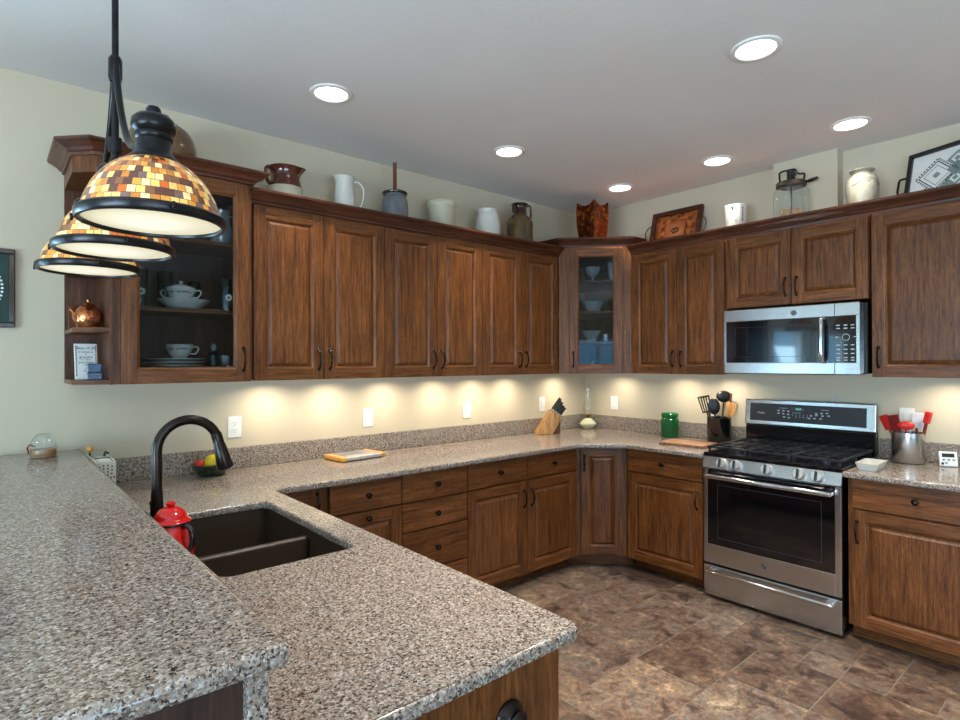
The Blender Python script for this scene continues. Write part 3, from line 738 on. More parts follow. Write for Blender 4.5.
# ------------------------------------------------------------------ gas range (local: x right, y into the wall, z up)
def badge(parent, x, y, z, r=.016):
    b = lathe(bm_new(), [(0, 0), (r, 0), (r, .003), (r*.86, .004), (0, .004)], 24); xf(b, Matrix.Translation((x, y, z)) @ Matrix.Rotation(R(90), 4, 'X'))
    o = link('badge', b, 'gasket', parent); b = bm_new()
    tube(b, [(x+r*.74*math.cos(a), y-.0042, z+r*.74*math.sin(a)) for a in [2*math.pi*k/24 for k in range(24)]], .0009, 6, closed=True)
    merge(b, text_bm('GE', r*.95), Matrix.Translation((x, y-.0045, z)) @ STAND)
    link('badge_lettering', b, 'chrome', o)
def gas_range():
    t = thing('gas_range', 'stainless steel gas range with black cooktop and five knobs', 'stove', (-.6545, -1.4465, 0), -90)
    w = .7555; D = .632
    b = bm_new(); box(b, .003, w-.003, .03, D, .065, .905, .003); box(b, .02, w-.02, .06, D-.02, FZ+.0005, .066)
    link('range_body', b, 'black', t)
    # cooktop
    b = bm_new(); box(b, 0, w, .004, D-.05, .905, .917, .004); box(b, .03, w-.03, .06, D-.08, .9165, .9185, .001); link('cooktop', b, 'black', t)
    # front control panel (slanted)
    b = bm_new(); P = [(-.010, .826), (.008, .8945), (.029, .8945), (.029, .826)]
    va = [b.verts.new((0, y, z)) for y, z in P]; vb = [b.verts.new((w, y, z)) for y, z in P]
    b.faces.new(va); b.faces.new(vb[::-1])
    for k in range(4): b.faces.new((va[k], va[(k+1) % 4], vb[(k+1) % 4], vb[k]))
    bmesh.ops.bevel(b, geom=b.edges[:], offset=.002, segments=2, affect='EDGES'); cp = link('control_panel', b, 'steel', t)
    bx('trim_strip', 'black', t, 0, w, .003, .029, .8948, .9048)
    tilt = Matrix.Rotation(R(-14.7), 4, 'X')
    for kx in (.122, .208, .385, .555, .645):
        b = lathe(bm_new(), [(0, 0), (.032, 0), (.032, .003), (.029, .006), (.028, .024), (.025, .029), (0, .029)], 28)
        pos = Matrix.Translation((kx, -.0025, .859)) @ Matrix.Rotation(R(90-14.7), 4, 'X')
        xf(b, pos); k = link('knob', b, 'satin', t)
        b = box(bm_new(), -.0055, .0055, -.025, .025, .0292, .043, .002); xf(b, pos); link('knob_grip', b, 'gasket', k)
    # oven door
    d = bm_new(); z0, z1 = .247, .818
    box(d, .002, .028, 0, .028, z0, z1, .002); box(d, w-.032, w-.002, 0, .028, z0, z1, .002); box(d, .028, w-.032, 0, .028, z0, .362, .002)
    box(d, .028, w-.032, .003, .028, .3625, z1)
    for f in d.faces: f.material_index = 0
    door_ = link('oven_door', d, 'steel', t)
    bx('door_glass', 'blackglass', door_, .0285, w-.0325, .0005, .0028, .3628, z1-.001)
    b = bm_new(); 
    for (a0, a1, c0, c1) in ((.09, w-.095, .405, .408), (.09, w-.095, .725, .728), (.09, .093, .408, .725), (w-.098, w-.095, .408, .725)): box(b, a0, a1, -.0002, .0006, c0, c1)
    link('window_border', b, 'gasket', door_)
    b = bm_new(); tube(b, [(.035, -.052, .783), (.06, -.054, .783), (w-.06, -.054, .783), (w-.035, -.052, .783)], [.012, .0135, .0135, .012], 14)
    for x in (.05, w-.05): box(b, x-.016, x+.016, -.05, 0, .773, .793, .004)
    link('handle', b, 'chrome', door_); badge(door_, .362, -.0002, .308)
    # drawer
    dr = link('warming_drawer', box(bm_new(), .002, w-.002, 0, .028, .052, .232, .003), 'steel', t)
    b = bm_new(); tube(b, [(.035, -.040, .206), (.06, -.044, .206), (w-.06, -.044, .206), (w-.035, -.040, .206)], [.010, .0125, .0125, .010], 14)
    for x in (.055, w-.055): box(b, x-.02, x+.02, -.038, 0, .196, .216, .004)
    link('handle', b, 'chrome', dr)
    # backguard
    b = bm_new(); box(b, 0, w, D-.052, D, .9175, 1.05, .006); box(b, .0, w, D-.03, D, 1.0, 1.21, .006)
    bg = link('backguard', b, 'black', t)
    lean = Matrix.Translation((0, D-.060, 1.052)) @ Matrix.Rotation(R(-5), 4, 'X')
    b = bm_new(); box(b, -.003, w+.003, 0, .03, 0, .168, .006, seg=3); xf(b, lean); fr = link('backguard_frame', b, 'steel', bg)
    b = bm_new(); box(b, .032, w-.045, -.0012, .001, .026, .142, .0005); xf(b, lean); pn = link('display_panel', b, 'gasket', bg)
    b = bm_new(); box(b, .29, .37, -.0018, -.0012, .102, .126); xf(b, lean); link('display_panel', b, 'lcd', bg)
    mk = lean @ Matrix.Translation((0, -.0014, 0)); b = bm_new()
    b0 = merge(bm_new(), text_bm('Profile', .017), mk @ Matrix.Translation((.105, 0, .078)) @ STAND); link('script_lettering', b0, 'greytxt', bg)
    rr = random.Random(2)
    for (cx, cz) in [(.215, .10), (.245, .10), (.275, .098), (.215, .082), (.245, .08), (.275, .078), (.25, .06), (.28, .057), (.40, .06), (.43, .062), (.465, .062), (.41, .077), (.44, .092), (.47, .096), (.50, .098), (.44, .082), (.475, .08), (.51, .082)]:
        s = b.verts; n0 = len(b.verts); box(b, cx-.007, cx+.007, -.0004, 0, cz-.004, cz+.004, .001); b.verts.ensure_lookup_table(); xf(b, mk, n0)
    for cx in (.30, .322, .345, .366, .388):
        n0 = len(b.verts); box(b, cx-.004, cx+.004, -.0004, 0, .061, .064); box(b, cx-.001, cx+.001, -.0004, 0, .068, .082); b.verts.ensure_lookup_table(); xf(b, mk, n0)
    for cx, ww in ((.245, .05), (.325, .05), (.49, .045)):
        n0 = len(b.verts); box(b, cx-ww/2, cx+ww/2, -.0004, 0, .115 if cx != .325 else .089, .1175 if cx != .325 else .0915); b.verts.ensure_lookup_table(); xf(b, mk, n0)
    link('panel_markings', b, 'greytxt', bg)
    b = bm_new(); merge(b, text_bm('12:15', .015), lean @ Matrix.Translation((.335, -.0019, .114)) @ STAND); link('clock_digits', b, 'ledgreen', bg)
    # burners and grates
    for (x, y, r) in ((.13, .18, .045), (.13, .42, .04), (.378, .30, .05), (.625, .18, .05), (.625, .42, .036)):
        lt('burner', 'iron', t, [(0, .9185), (r, .9185), (r, .926), (r*.8, .928), (r*.8, .934), (0, .936)], 24, loc=(0, 0, 0)).location = (x, y, 0)
    for k in range(3):
        x0 = .012+k*.2445; x1 = x0+.2415; b = bm_new(); ya, yb = .035, .565; zt = .955; s = .0055
        for y in (ya, yb): box(b, x0, x1, y-s, y+s, zt-.014, zt, .003)
        for x in (x0+s, x1-s): box(b, x-s, x+s, ya, yb, zt-.014, zt, .003)
        for y in (.14, .245, .30, .355, .46): box(b, x0, x1, y-.004, y+.004, zt-.012, zt+.001, .002)
        for x in (x0+.08, x0+.162): box(b, x-.004, x+.004, ya, yb, zt-.012, zt+.001, .002)
        for x in (x0+.012, x1-.012):
            for y in (ya+.004, yb-.004, (ya+yb)/2): box(b, x-.007, x+.007, y-.007, y+.007, .9188, zt-.01, .002)
        link('grate', b, 'iron', t)
gas_range()
def microwave():
    t = thing('microwave', 'stainless over-the-range microwave with black glass door', 'microwave', (-.40, -1.4595, 0), -90)
    w, z0, z1 = .7555, 1.398, 1.797; D = .397
    bx('microwave_body', 'black', t, .002, w-.002+.03, .036, D, z0+.004, z1-.003, bev=.002)
    dw = .632; b = bm_new()
    box(b, 0, dw, 0, .035, 1.724, z1, .003); box(b, 0, dw, 0, .035, z0, 1.464, .003); box(b, 0, .014, 0, .035, 1.464, 1.724); box(b, .014, dw, .004, .035, 1.464, 1.724)
    d = link('microwave_door', b, 'steel', t)
    bx('door_glass', 'blackglass', d, .0142, .595, .0005, .0038, 1.4645, 1.7235)
    b = bm_new()
    for (a0, a1, c0, c1) in ((.07, .51, 1.500, 1.502), (.07, .51, 1.684, 1.686), (.07, .072, 1.502, 1.684), (.508, .51, 1.502, 1.684)): box(b, a0, a1, -.0003, .0006, c0, c1)
    link('window_border', b, 'gasket', d)
    b = bm_new(); tube(b, spline3([(.578, -.006, 1.47), (.578, -.038, 1.485), (.578, -.046, 1.55), (.578, -.046, 1.64), (.578, -.038, 1.702), (.578, -.006, 1.718)], 4), .0125, 12); link('handle', b, 'chrome', d)
    badge(d, .42, -.0002, 1.757, .015)
    b = bm_new(); box(b, dw+.001, w, 0, .035, 1.724, z1, .003); box(b, dw+.001, w, 0, .035, z0, 1.464, .003); box(b, w-.016, w, 0, .035, 1.464, 1.724); box(b, dw+.001, w-.016, .004, .035, 1.464, 1.724)
    c = link('control_column', b, 'steel', t)
    bx('control_glass', 'blackglass', c, .5965, w-.0165, -.0006, .0003, 1.4645, 1.7235)
    b = bm_new(); y = -.0010
    tube(b, [(.69+.018*math.cos(a), y, 1.605+.018*math.sin(a)) for a in [2*math.pi*k/28 for k in range(28)]], .0012, 6, closed=True)
    for r_, z in enumerate((1.672, 1.655, 1.562, 1.538, 1.515, 1.492, 1.478)):
        for x in (.652, .688, .722): box(b, x-.009, x+.009, y, y+.0006, z-.0028, z+.0028)
    for x in (.645, .733): box(b, x-.006, x+.006, y, y+.0006, 1.604, 1.609)
    link('button_markings', b, 'greytxt', c)
    bx('vent_grille', 'gasket', t, .05, .70, .045, .30, z0-.004, z0+.0035)
microwave()

# ------------------------------------------------------------------ recessed ceiling lights, outlets, picture
lab = ['recessed ceiling light above the brown-and-white pitcher, the leftmost one', 'recessed ceiling light above the middle of the left wall cabinets', 'recessed ceiling light nearest the room corner, above the copper vase',
       'largest recessed ceiling light at the top of the photo, nearest the camera', 'recessed ceiling light above the stoneware vase and wall chase', 'recessed ceiling light between the corner one and the wall chase']
for i, l in enumerate(lab):
    x, y = RECESSED_AND_FILL[i]; t = thing('recessed_light', l, 'ceiling light', (x, y, CZ), 0, 'recessed ceiling lights')
    link('trim_ring', lathe(bm_new(), [(.076, -.0005), (.098, -.0005), (.097, -.006), (.080, -.009), (.076, -.006)], 36, cap=False), 'white', t)
    link('lens', lathe(bm_new(), [(0, -.004), (.0765, -.004), (.0765, -.001), (0, -.001)], 36), 'lens', t)
def outlet(x, y, z, rz, label, kind):
    t = thing('wall_outlet' if kind == 'duplex' else 'wall_switch', label, 'outlet' if kind == 'duplex' else 'switch', (x, y, z), rz, 'white wall plates')
    bx('cover_plate', 'white', t, -.036, .036, -.006, -.0005, -.058, .058, bev=.003)
    if kind == 'duplex':
        for s in (-1, 1):
            r = link('receptacle', lathe(bm_new(), [(0, 0), (.0165, 0), (.0165, .002), (0, .002)], 20), 'white', t); r.rotation_euler = (R(90), 0, 0); r.location = (0, -.006, s*.0195)
            b = bm_new()
            for a in (-.006, .006): box(b, a-.001, a+.001, -.0086, -.008, s*.0195, s*.0195+.008)
            box(b, -.002, .002, -.0086, -.008, s*.0195-.010, s*.0195-.006); link('slots', b, 'ink', t)
    else: bx('rocker', 'white', t, -.0165, .0165, -.0095, -.006, -.033, .033, bev=.0015)
outlet(-2.982, 0, 1.128, 0, 'white duplex outlet on the left wall nearest the faucet', 'duplex')
outlet(-2.166, 0, 1.126, 0, 'white duplex outlet on the left wall above the flat grey tray', 'duplex')
outlet(-1.352, 0, 1.126, 0, 'white rocker switch on the left wall, between outlet and knife block', 'switch')
outlet(-.556, 0, 1.13, 0, 'white rocker switch on the wall just above the knife block', 'switch')
outlet(0, -.313, 1.127, -90, 'white rocker switch on the right wall beside the oil lamp', 'switch')
outlet(0, -1.17, 1.13, -90, 'white plate on the right wall behind the black utensil crock', 'switch')
outlet(0, -2.335, 1.145, -90, 'white plate on the right wall behind the steel utensil crock', 'switch')
def picture():
    t = thing('framed_picture', 'framed white lace doily on dark green mat, left edge of the photo', 'picture', (-4.055, 0, 1.803))
    W, H, f = .148, .171, .022; b = bm_new()
    box(b, -W, W, -.022, -.0005, H-f, H, .004); box(b, -W, W, -.022, -.0005, -H, -H+f, .004); box(b, -W, -W+f, -.022, -.0005, -H+f, H-f, .004); box(b, W-f, W, -.022, -.0005, -H+f, H-f, .004)
    link('picture_frame', b, 'darkglaze', t); bx('mat_board', 'matgreen', t, -W+f, W-f, -.008, -.004, -H+f, H-f)
    b = bm_new()
    for ring, n in ((1, 44), (.86, 36), (.7, 28)):
        for k in range(n):
            a = 2*math.pi*k/n; bm2 = lathe(bm_new(), [(0, 0), (.0055, 0), (.0045, .003), (0, .004)], 8)
            merge(b, bm2, Matrix.Translation((.105*ring*math.cos(a), -.008, .115*ring*math.sin(a))) @ Matrix.Rotation(R(90), 4, 'X'))
    bm2 = lathe(bm_new(), [(0, 0), (.066, 0), (.066, .0015), (0, .0015)], 40); merge(b, bm2, Matrix.Translation((0, -.008, 0)) @ Matrix.Rotation(R(90), 4, 'X'))
    link('doily', b, 'lace', t)
picture()

# ------------------------------------------------------------------ three-shade island light
def island_light():
    t = thing('island_pendant_light', 'three-shade mosaic glass island light with dark bronze stem and arms', 'pendant light', (-3.703, -1.187, 1.8143), 1.36)
    lt('canopy', 'bronze_blk', t, [(0, 1.026), (.033, 1.026), (.061, 1.038), (.069, 1.0525), (0, 1.0525)], 28)
    b = bm_new(); tube(b, [(0, 0, .66), (0, 0, 1.03)], .0105, 12); link('stem', b, 'bronze_blk', t)
    b = bm_new(); lathe(b, [(0, .575), (.017, .575), (.021, .59), (.021, .65), (.015, .662), (0, .664)], 16); lathe(b, [(0, .31), (.011, .31), (.011, .58), (0, .58)], 12)
    lathe(b, [(.0, .335), (.02, .335), (.022, .36), (.02, .385), (0, .385)], 16); link('arm_hub', b, 'bronze_blk', t)
    for yo in (-.525, .533):
        s = 1 if yo > 0 else -1; L = abs(yo)
        pts = [(0, s*.010, .645), (0, s*.035, .56), (0, s*.085, .46), (0, s*.15, .37), (0, s*.22, .305), (0, s*.30, .272), (0, s*.38, .262), (0, s*(L-.048), .262)]
        b = tube(bm_new(), spline3(pts, 5), .0105, 10); link('arm', b, 'bronze_blk', t)
    for yo in (-.525, 0, .533):
        sh = link('shade', lathe(bm_new(), smooth_prof([(.058, .166), (.080, .158), (.108, .136), (.132, .108), (.150, .075), (.163, .04), (.168, .018)], 4), 60, cap=False), 'mosaic', t, (0, yo, 0))
        cap = [(.068, .160), (.066, .168), (.054, .180), (.045, .192), (.042, .222), (.047, .228), (.047, .238), (.044, .242), (.051, .248), (.055, .260), (.053, .276), (.042, .288), (.024, .294), (.018, .296), (.019, .307), (.014, .315), (0, .317)]
        lt('shade_cap', 'bronze_blk', sh, cap, 36, cap=False)
        lt('rim', 'bronze_blk', sh, [(.166, .024), (.174, .024), (.180, .018), (.180, .002), (.176, -.004), (.167, -.004), (.165, 0), (.166, .014)], 64, cap=False)
        lt('diffuser', 'diffuser', sh, [(0, -.001), (.08, .000), (.14, .003), (.167, .006)], 48, cap=False)
        for k in range(3):
            a = R(150+120*k); b = bm_new(); c, s_ = math.cos(a), math.sin(a)
            tube(b, [(c*.178, s_*.178, .010), (c*.198, s_*.198, .010)], .003, 8); tube(b, [(c*.198, s_*.198, .001), (c*.198, s_*.198, .019)], .004, 8); link('thumb_screw', b, 'bronze_blk', sh)
    for o in t.children_recursive:      # shades are 32 cm across
        o.location *= .9; o.data.transform(Matrix.Scale(.9, 4))
island_light()

# ------------------------------------------------------------------ faucet, teapot, sink-side things
def faucet():
    t = thing('kitchen_faucet', 'tall dark bronze gooseneck faucet with pull-down spray head', 'faucet', (-3.596, -1.206, CT+.0005))
    lt('base', 'bronze', t, smooth_prof([(.030, 0), (.030, .006), (.027, .014), (.022, .06), (.0185, .12), (.0165, .17)], 4), 24)
    pts = [(0, 0, .165), (0, 0, .23), (0, 0, .294)]+[(.092-.092*math.cos(R(a)), 0, .294+.092*math.sin(R(a))) for a in range(12, 157, 12)]
    link('spout', tube(bm_new(), pts, .0155, 16), 'bronze', t)
    a = Vector(pts[-1]); d = Vector((.027, 0, -.1)).normalized()
    prof = [(0, 0), (.0165, 0), (.0175, .01), (.0175, .035), (.0185, .037), (.0235, .085), (.027, .115), (.0255, .122), (0, .122)]
    b = lathe(bm_new(), prof, 24); q = Vector((0, 0, 1)).rotation_difference(d).to_matrix().to_4x4(); xf(b, Matrix.Translation(a-d*.004) @ q); link('spray_head', b, 'bronze', t)
    b = bm_new(); tube(b, [(0, .02, .075), (0, .045, .085), (0, .085, .118)], [.008, .0075, .006], 10); link('lever', b, 'bronze', t)
faucet()
def teapot():
    t = thing('enamel_teapot', 'red enamel teapot with black handle and domed lid beside the sink', 'teapot', (-3.594, -1.375, CT+.0005), -60)
    body = smooth_prof([(.050, 0), (.059, .006), (.063, .03), (.058, .06), (.049, .09), (.044, .102)], 4)
    lt('body', 'red', t, body, 40)
    lt('rim', 'black', t, [(.043, .1022), (.050, .1022), (.051, .105), (.050, .108), (.043, .108)], 40)
    lid = lt('lid', 'red', t, smooth_prof([(.0535, .1085), (.0545, .111), (.046, .118), (.040, .132), (.028, .145), (.014, .151), (.010, .153)], 3), 40)
    lt('lid_knob', 'red', lid, [(.009, .1525), (.010, .155), (.013, .158), (.013, .163), (.007, .166), (0, .1665)], 20)
    h = spline3([(.044, 0, .094), (.058, 0, .100), (.074, 0, .092), (.080, 0, .066), (.074, 0, .038), (.058, 0, .022)], 5)
    link('handle', tube(bm_new(), h, .0075, 10), 'black', t)
    s = spline3([(-.048, 0, .03), (-.070, 0, .046), (-.080, 0, .07), (-.090, 0, .096), (-.100, 0, .112)], 5)
    link('spout', tube(bm_new(), s, [.017-.010*k/(len(s)-1) for k in range(len(s))], 14), 'red', t)
teapot()
def beehive_jar():
    t = thing('honey_jar', 'clear ribbed beehive glass honey jar on the raised bar', 'jar', (-3.82, -.19, 1.081))
    pr_ = []
    for k in range(24):
        z = .001+k*.0042; rr = .050*math.sqrt(max(0, 1-(z/.108)**2.4)); pr_.append((max(.006, rr+.0016*math.sin(k*math.pi/1.5)), z))
    lt('jar_glass', 'glass', t, [(0, 0)]+pr_+[(0, .1)], 36)
    lt('honey', 'honey', t, [(0, .003), (.043, .003), (.046, .02), (.044, .034), (0, .034)], 30)
    b = bm_new(); tube(b, [(-.048, -.01, .02), (-.054, -.012, .045), (-.046, -.02, .058), (-.03, -.028, .05)], .003, 8); link('ribbon', b, 'maroon', t)
beehive_jar()
def canvas_bin():
    t = thing('canvas_bin', 'cream printed canvas bin tucked between the bar and left wall', 'bin', (-3.633, -.30, CT+.0005))
    x, y, h = .036, .16, .168; b = bm_new()
    box(b, -x, x, -y, y, 0, .006); box(b, -x, -x+.006, -y, y, .006, h); box(b, x-.006, x, -y, y, .006, h); box(b, -x+.006, x-.006, -y, -y+.006, .006, h); box(b, -x+.006, x-.006, y-.006, y, .006, h)
    link('bin_body', b, 'fabric', t)
    b = bm_new()
    for k in range(5):
        r = .016+.013*k
        for j in range(6+4*k):
            a = 2*math.pi*j/(6+4*k); cx, cz = r*math.cos(a)*.78, .085+r*math.sin(a)
            if abs(cx) < x-.004 and .01 < cz < h-.004: box(b, cx-.0028, cx+.0028, -y-.0006, -y+.0003, cz-.0032, cz+.0032)
    link('printed_pattern', b, 'ink', t)
    c = thing('folded_towel', 'white folded cloth with black trim lying in the canvas bin', 'towel', (-3.633, -.36, .998))
    b = bm_new(); box(b, -.027, .027, -.075, .06, -.085, .080, .012, seg=3); link('cloth', b, 'fabric', c)
    b = bm_new(); box(b, -.0275, .0275, -.02, -.005, .0795, .0825); tube(b, [(.01, .02, .083), (.016, .025, .100), (.027, .03, .092)], .005, 8); link('black_trim', b, 'ink', c)
    p = thing('wooden_honey_dipper', 'round yellow-topped stick standing in the canvas bin', 'stick', (-3.656, -.20, CT+.008))
    link('stick', tube(bm_new(), [(0, 0, 0), (-.002, 0, .172)], .004, 8), 'ink', p)
    b = lathe(bm_new(), smooth_prof([(0, -.014), (.010, -.010), (.014, 0), (.010, .010), (0, .014)], 3), 16); xf(b, Matrix.Translation((-.002, 0, .184))); link('round_top', b, 'orange', p)
canvas_bin()
def fruit():
    t = thing('fruit_bowl', 'dark green stoneware bowl of fruit against the left backsplash', 'bowl', (-3.135, -.125, CT+.0005))
    pr_ = [(.0, 0), (.058, 0), (.064, .004), (.078, .03), (.088, .05), (.092, .052), (.093, .058), (.089, .06), (.083, .055), (.072, .03), (.055, .010), (0, .008)]
    lt('bowl', 'greendark', t, pr_, 36)
    def ball(name, mat, r, loc, label, cat, sq=1):
        b = bmesh.new(); bmesh.ops.create_uvsphere(b, u_segments=24, v_segments=14, radius=r)
        for v in b.verts: v.co.x *= sq
        for f in b.faces: f.smooth = True
        lathe(b, [(0, r*.96), (r*.1, r*.98), (r*.08, r*1.06), (0, r*1.07)], 8)
        o = link(name, b, mat, None, loc); tag(o, label, cat)
    ball('grapefruit', 'yellow', .043, (-3.128, -.125, .966), 'large yellow fruit in the green bowl', 'fruit')
    ball('tomato', 'redsil', .022, (-3.193, -.130, .9665), 'small red fruit at the left of the green bowl', 'fruit')
fruit()
def flat_tray():
    t = thing('serving_tray', 'flat grey tray with amber ends lying on the left counter', 'tray', (-2.335, -.135, CT+.0005), 6)
    b = slab_bm([round_poly([(-.15, -.11), (.15, -.11), (.15, .09), (-.15, .09)], .02)], .004, .026, .006); link('tray_body', b, 'traygrey', t)
    for s in (-1, 1):
        x0 = .118 if s > 0 else -.152; b = slab_bm([round_poly([(x0, -.112), (x0+.034, -.112), (x0+.034, .092), (x0, .092)], .012)], .003, .0285, .006); link('amber_end', b, 'orange', t)
    bx('printed_panel', 'midgrey', t, -.09, .07, -.03, .06, .0262, .0268)
    b = bm_new()
    for x in (-.13, .13):
        for y in (-.09, .07): box(b, x-.008, x+.008, y-.008, y+.008, 0, .004)
    link('foot', b, 'ink', t)
flat_tray()
def knife_block():
    t = thing('knife_block', 'slanted light wood knife block with black-handled knives near the corner', 'knife block', (-.60, -.145, CT+.0005), -32)
    # side profile in xz, extruded along y
    b = bm_new(); P = [(-.13, .0), (.0, .0), (.075, .13), (-.006, .19), (-.128, .015)]
    va = [b.verts.new((x, -.05, z)) for x, z in P]; vb = [b.verts.new((x, .05, z)) for x, z in P]; n = len(P)
    b.faces.new(va); b.faces.new(vb[::-1])
    for k in range(n): b.faces.new((va[k], va[(k+1) % n], vb[(k+1) % n], vb[k]))
    bmesh.ops.bevel(b, geom=b.edges[:], offset=.003, segments=2, affect='EDGES'); link('block', b, 'lightwood', t)
    b = bm_new(); P = [(.0035, .0), (.060, .0), (.060, .095)]
    va = [b.verts.new((x, -.045, z)) for x, z in P]; vb = [b.verts.new((x, .045, z)) for x, z in P]
    b.faces.new(va); b.faces.new(vb[::-1])
    for k in range(3): b.faces.new((va[k], va[(k+1) % 3], vb[(k+1) % 3], vb[k]))
    link('front_foot', b, 'brownwood', t)
    u = Vector((.60, 0, .80)); e = Vector((.081, 0, -.06)).normalized()
    i = 0; labs = {0: 'black knife handle at the back top of the knife block'}
    for row, (f, yy, L) in enumerate([(.012, -.03, .115), (.012, .02, .125), (.038, -.035, .10), (.038, .0, .10), (.038, .03, .11), (.064, -.035, .085), (.064, -.005, .085), (.064, .028, .09), (.086, -.02, .08), (.086, .02, .08)]):
        p = Vector((-.006, yy, .19))+e*f
        k = thing('kitchen_knife', 'black-handled kitchen knife with steel rivets standing in the slanted wooden block', 'knife', (0, 0, 0), 0, 'knives in the block')
        k.matrix_world = Matrix.Translation((-.60, -.145, CT+.0005)) @ Matrix.Rotation(R(-32), 4, 'Z') @ Matrix.Translation(p) @ u.to_track_quat('Z', 'Y').to_matrix().to_4x4()
        link('knife_handle', box(bm_new(), -.009, .009, -.0065, .0065, .014, L, .004), 'blackpl', k)
        link('bolster', box(bm_new(), -.0092, .0092, -.0067, .0067, .001, .0138, .002), 'chrome', k)
        b = bm_new()
        for z in (.035, .06): box(b, -.0025, .0025, -.0072, .0072, z-.0025, z+.0025)
        link('rivets', b, 'chrome', k)
knife_block()
def oil_lamp():
    t = thing('oil_lamp', 'small oil lamp with pale green glass base and clear chimney in the corner', 'oil lamp', (-.108, -.118, CT+.0005))
    lt('lamp_base', 'lampbase', t, [(0, 0), (.038, 0), (.042, .003), (.070, .034), (.0715, .040), (.0715, .046), (.068, .05), (.034, .082), (.022, .088), (0, .088)], 36)
    lt('burner', 'brass', t, [(0, .0885), (.02, .0885), (.024, .094), (.018, .10), (.022, .108), (.026, .114), (.02, .12), (0, .12)], 24)
    lt('chimney', 'glass', t, smooth_prof([(.022, .1205), (.034, .145), (.040, .175), (.032, .215), (.026, .26), (.025, .345)], 4), 28, cap=False)
oil_lamp()

# ------------------------------------------------------------------ right counter things
def green_jar():
    t = thing('green_glass_jar', 'green ribbed glass canister with lid on the right counter', 'jar', (-.112, -.895, CT+.0005))
    b = lathe(bm_new(), [(0, 0), (.058, 0), (.062, .005), (.063, .135), (.056, .142), (.052, .15), (0, .15)], 44)
    for v in b.verts:
        if .004 < v.co.z < .136:
            a = math.atan2(v.co.y, v.co.x); k = 1+.02*math.sin(a*14+v.co.z*120); v.co.x *= k; v.co.y *= k
    link('jar_body', b, 'greenglass', t)
    lt('jar_lid', 'greenglass', t, [(0, .1505), (.060, .1505), (.0615, .155), (.0615, .176), (.056, .182), (.03, .186), (0, .187)], 44)
green_jar()
b = slab_bm([round_poly([(-.11, -.16), (.11, -.16), (.11, .16), (-.11, .16)], .015)], 0, .020, .004)
o = link('cutting_board', b, 'boardwood', None, (-.385, -1.195, CT+.0005), (0, 0, R(4))); tag(o, 'wooden cutting board lying on the counter left of the range', 'cutting board')
def crock(name, label, loc, r, h, mat, lip=True):
    t = thing(name, label, 'utensil holder', loc)
    lt('base_ring', 'gasket', t, [(0, -.0003), (r*1.012, -.0003), (r*1.012, .004), (r*1.001, .0045), (r*1.001, .0002), (0, .0001)], 40)
    pr_ = [(0, 0), (r*.97, 0), (r, .004), (r, h-.012), (r*1.03 if lip else r, h-.008), (r*1.03 if lip else r, h-.001), (r*1.0, h), (r*.93, h), (r*.92, .008), (0, .008)]
    lt('crock_body', mat, t, pr_, 40); return t
CB = Vector((-.125, -1.285, CT+.0005)); crock('utensil_crock', 'black glazed crock of cooking utensils beside the range', CB, .080, .178, 'black')
CS = Vector((-.10, -2.361, CT+.0005)); crock('utensil_canister', 'round stainless steel canister of red utensils right of the range', CS, .077, .168, 'steel', False)
def utensil(name, label, cat, group, base, top, mat, head=None, hmat=None, r=.0055, twist=0):
    """a utensil leaning from base (in its crock) to top; head builds in local frame z=along handle, x=width"""
    base, top = Vector(base), Vector(top); d = top-base; L = d.length
    t = thing(name, label, cat, base, 0, group)
    t.rotation_mode = 'QUATERNION'; t.rotation_quaternion = d.to_track_quat('Z', 'Y') @ Matrix.Rotation(R(twist), 3, 'Z').to_quaternion()
    link('utensil_handle', tube(bm_new(), [(0, 0, 0), (0, 0, L*.5), (0, 0, L)], [r, r*.9, r], 10), mat, t)
    if head: link('utensil_head', head(L), hmat or mat, t)
    return t
def flat_head(w, h, slots=0, th=.003, taper=.8):
    def f(L):
        b = bm_new()
        if slots:
            s = w/(slots*2+1)
            for k in range(slots+1): box(b, -w/2+2*k*s, -w/2+(2*k+1)*s, -th/2, th/2, L, L+h)
            box(b, -w/2, w/2, -th/2, th/2, L+h, L+h+.012); box(b, -w/2, w/2, -th/2, th/2, L-.012, L)
        else: box(b, -w/2, w/2, -th/2, th/2, L-.005, L+h, min(th*.45, .004))
        for v in b.verts:
            if v.co.z < L+.01: v.co.x *= taper
        return b
    return f
def spoon_head(rw, rh, depth=.02, holes=False):
    def f(L):
        b = bmesh.new(); bmesh.ops.create_uvsphere(b, u_segments=24, v_segments=12, radius=1)
        for v in b.verts: v.co = Vector((v.co.x*rw, v.co.y*depth*.5 if v.co.y > 0 else v.co.y*depth, L+rh*.9+v.co.z*rh))
        for fc in b.faces: fc.smooth = True
        return b
    return f
g = 'utensils in the black crock'
P = lambda dx, dy, z: (CB.x+dx, CB.y+dy, z)
utensil('slotted_spatula', 'black slotted turner leaning left out of the black crock', 'spatula', g, P(-.02, .03, .93), P(-.03, .075, 1.125), 'blackpl', flat_head(.095, .095, 4, .003), twist=70)
utensil('ladle', 'black ladle rising highest from the black crock', 'ladle', g, P(.02, -.005, .93), P(.035, -.015, 1.19), 'blackpl', spoon_head(.056, .042, .034), twist=90)
utensil('slotted_spoon', 'black slotted spoon facing out of the middle of the black crock', 'spoon', g, P(-.03, -.005, .93), P(-.045, .008, 1.11), 'blackpl', spoon_head(.04, .058, .012), twist=80)
utensil('wooden_spatula', 'wide wooden slotted spatula leaning right out of the black crock', 'spatula', g, P(-.01, -.035, .93), P(-.01, -.078, 1.105), 'lightwood', flat_head(.085, .085, 0, .006), 'lightwood', .007, twist=80)
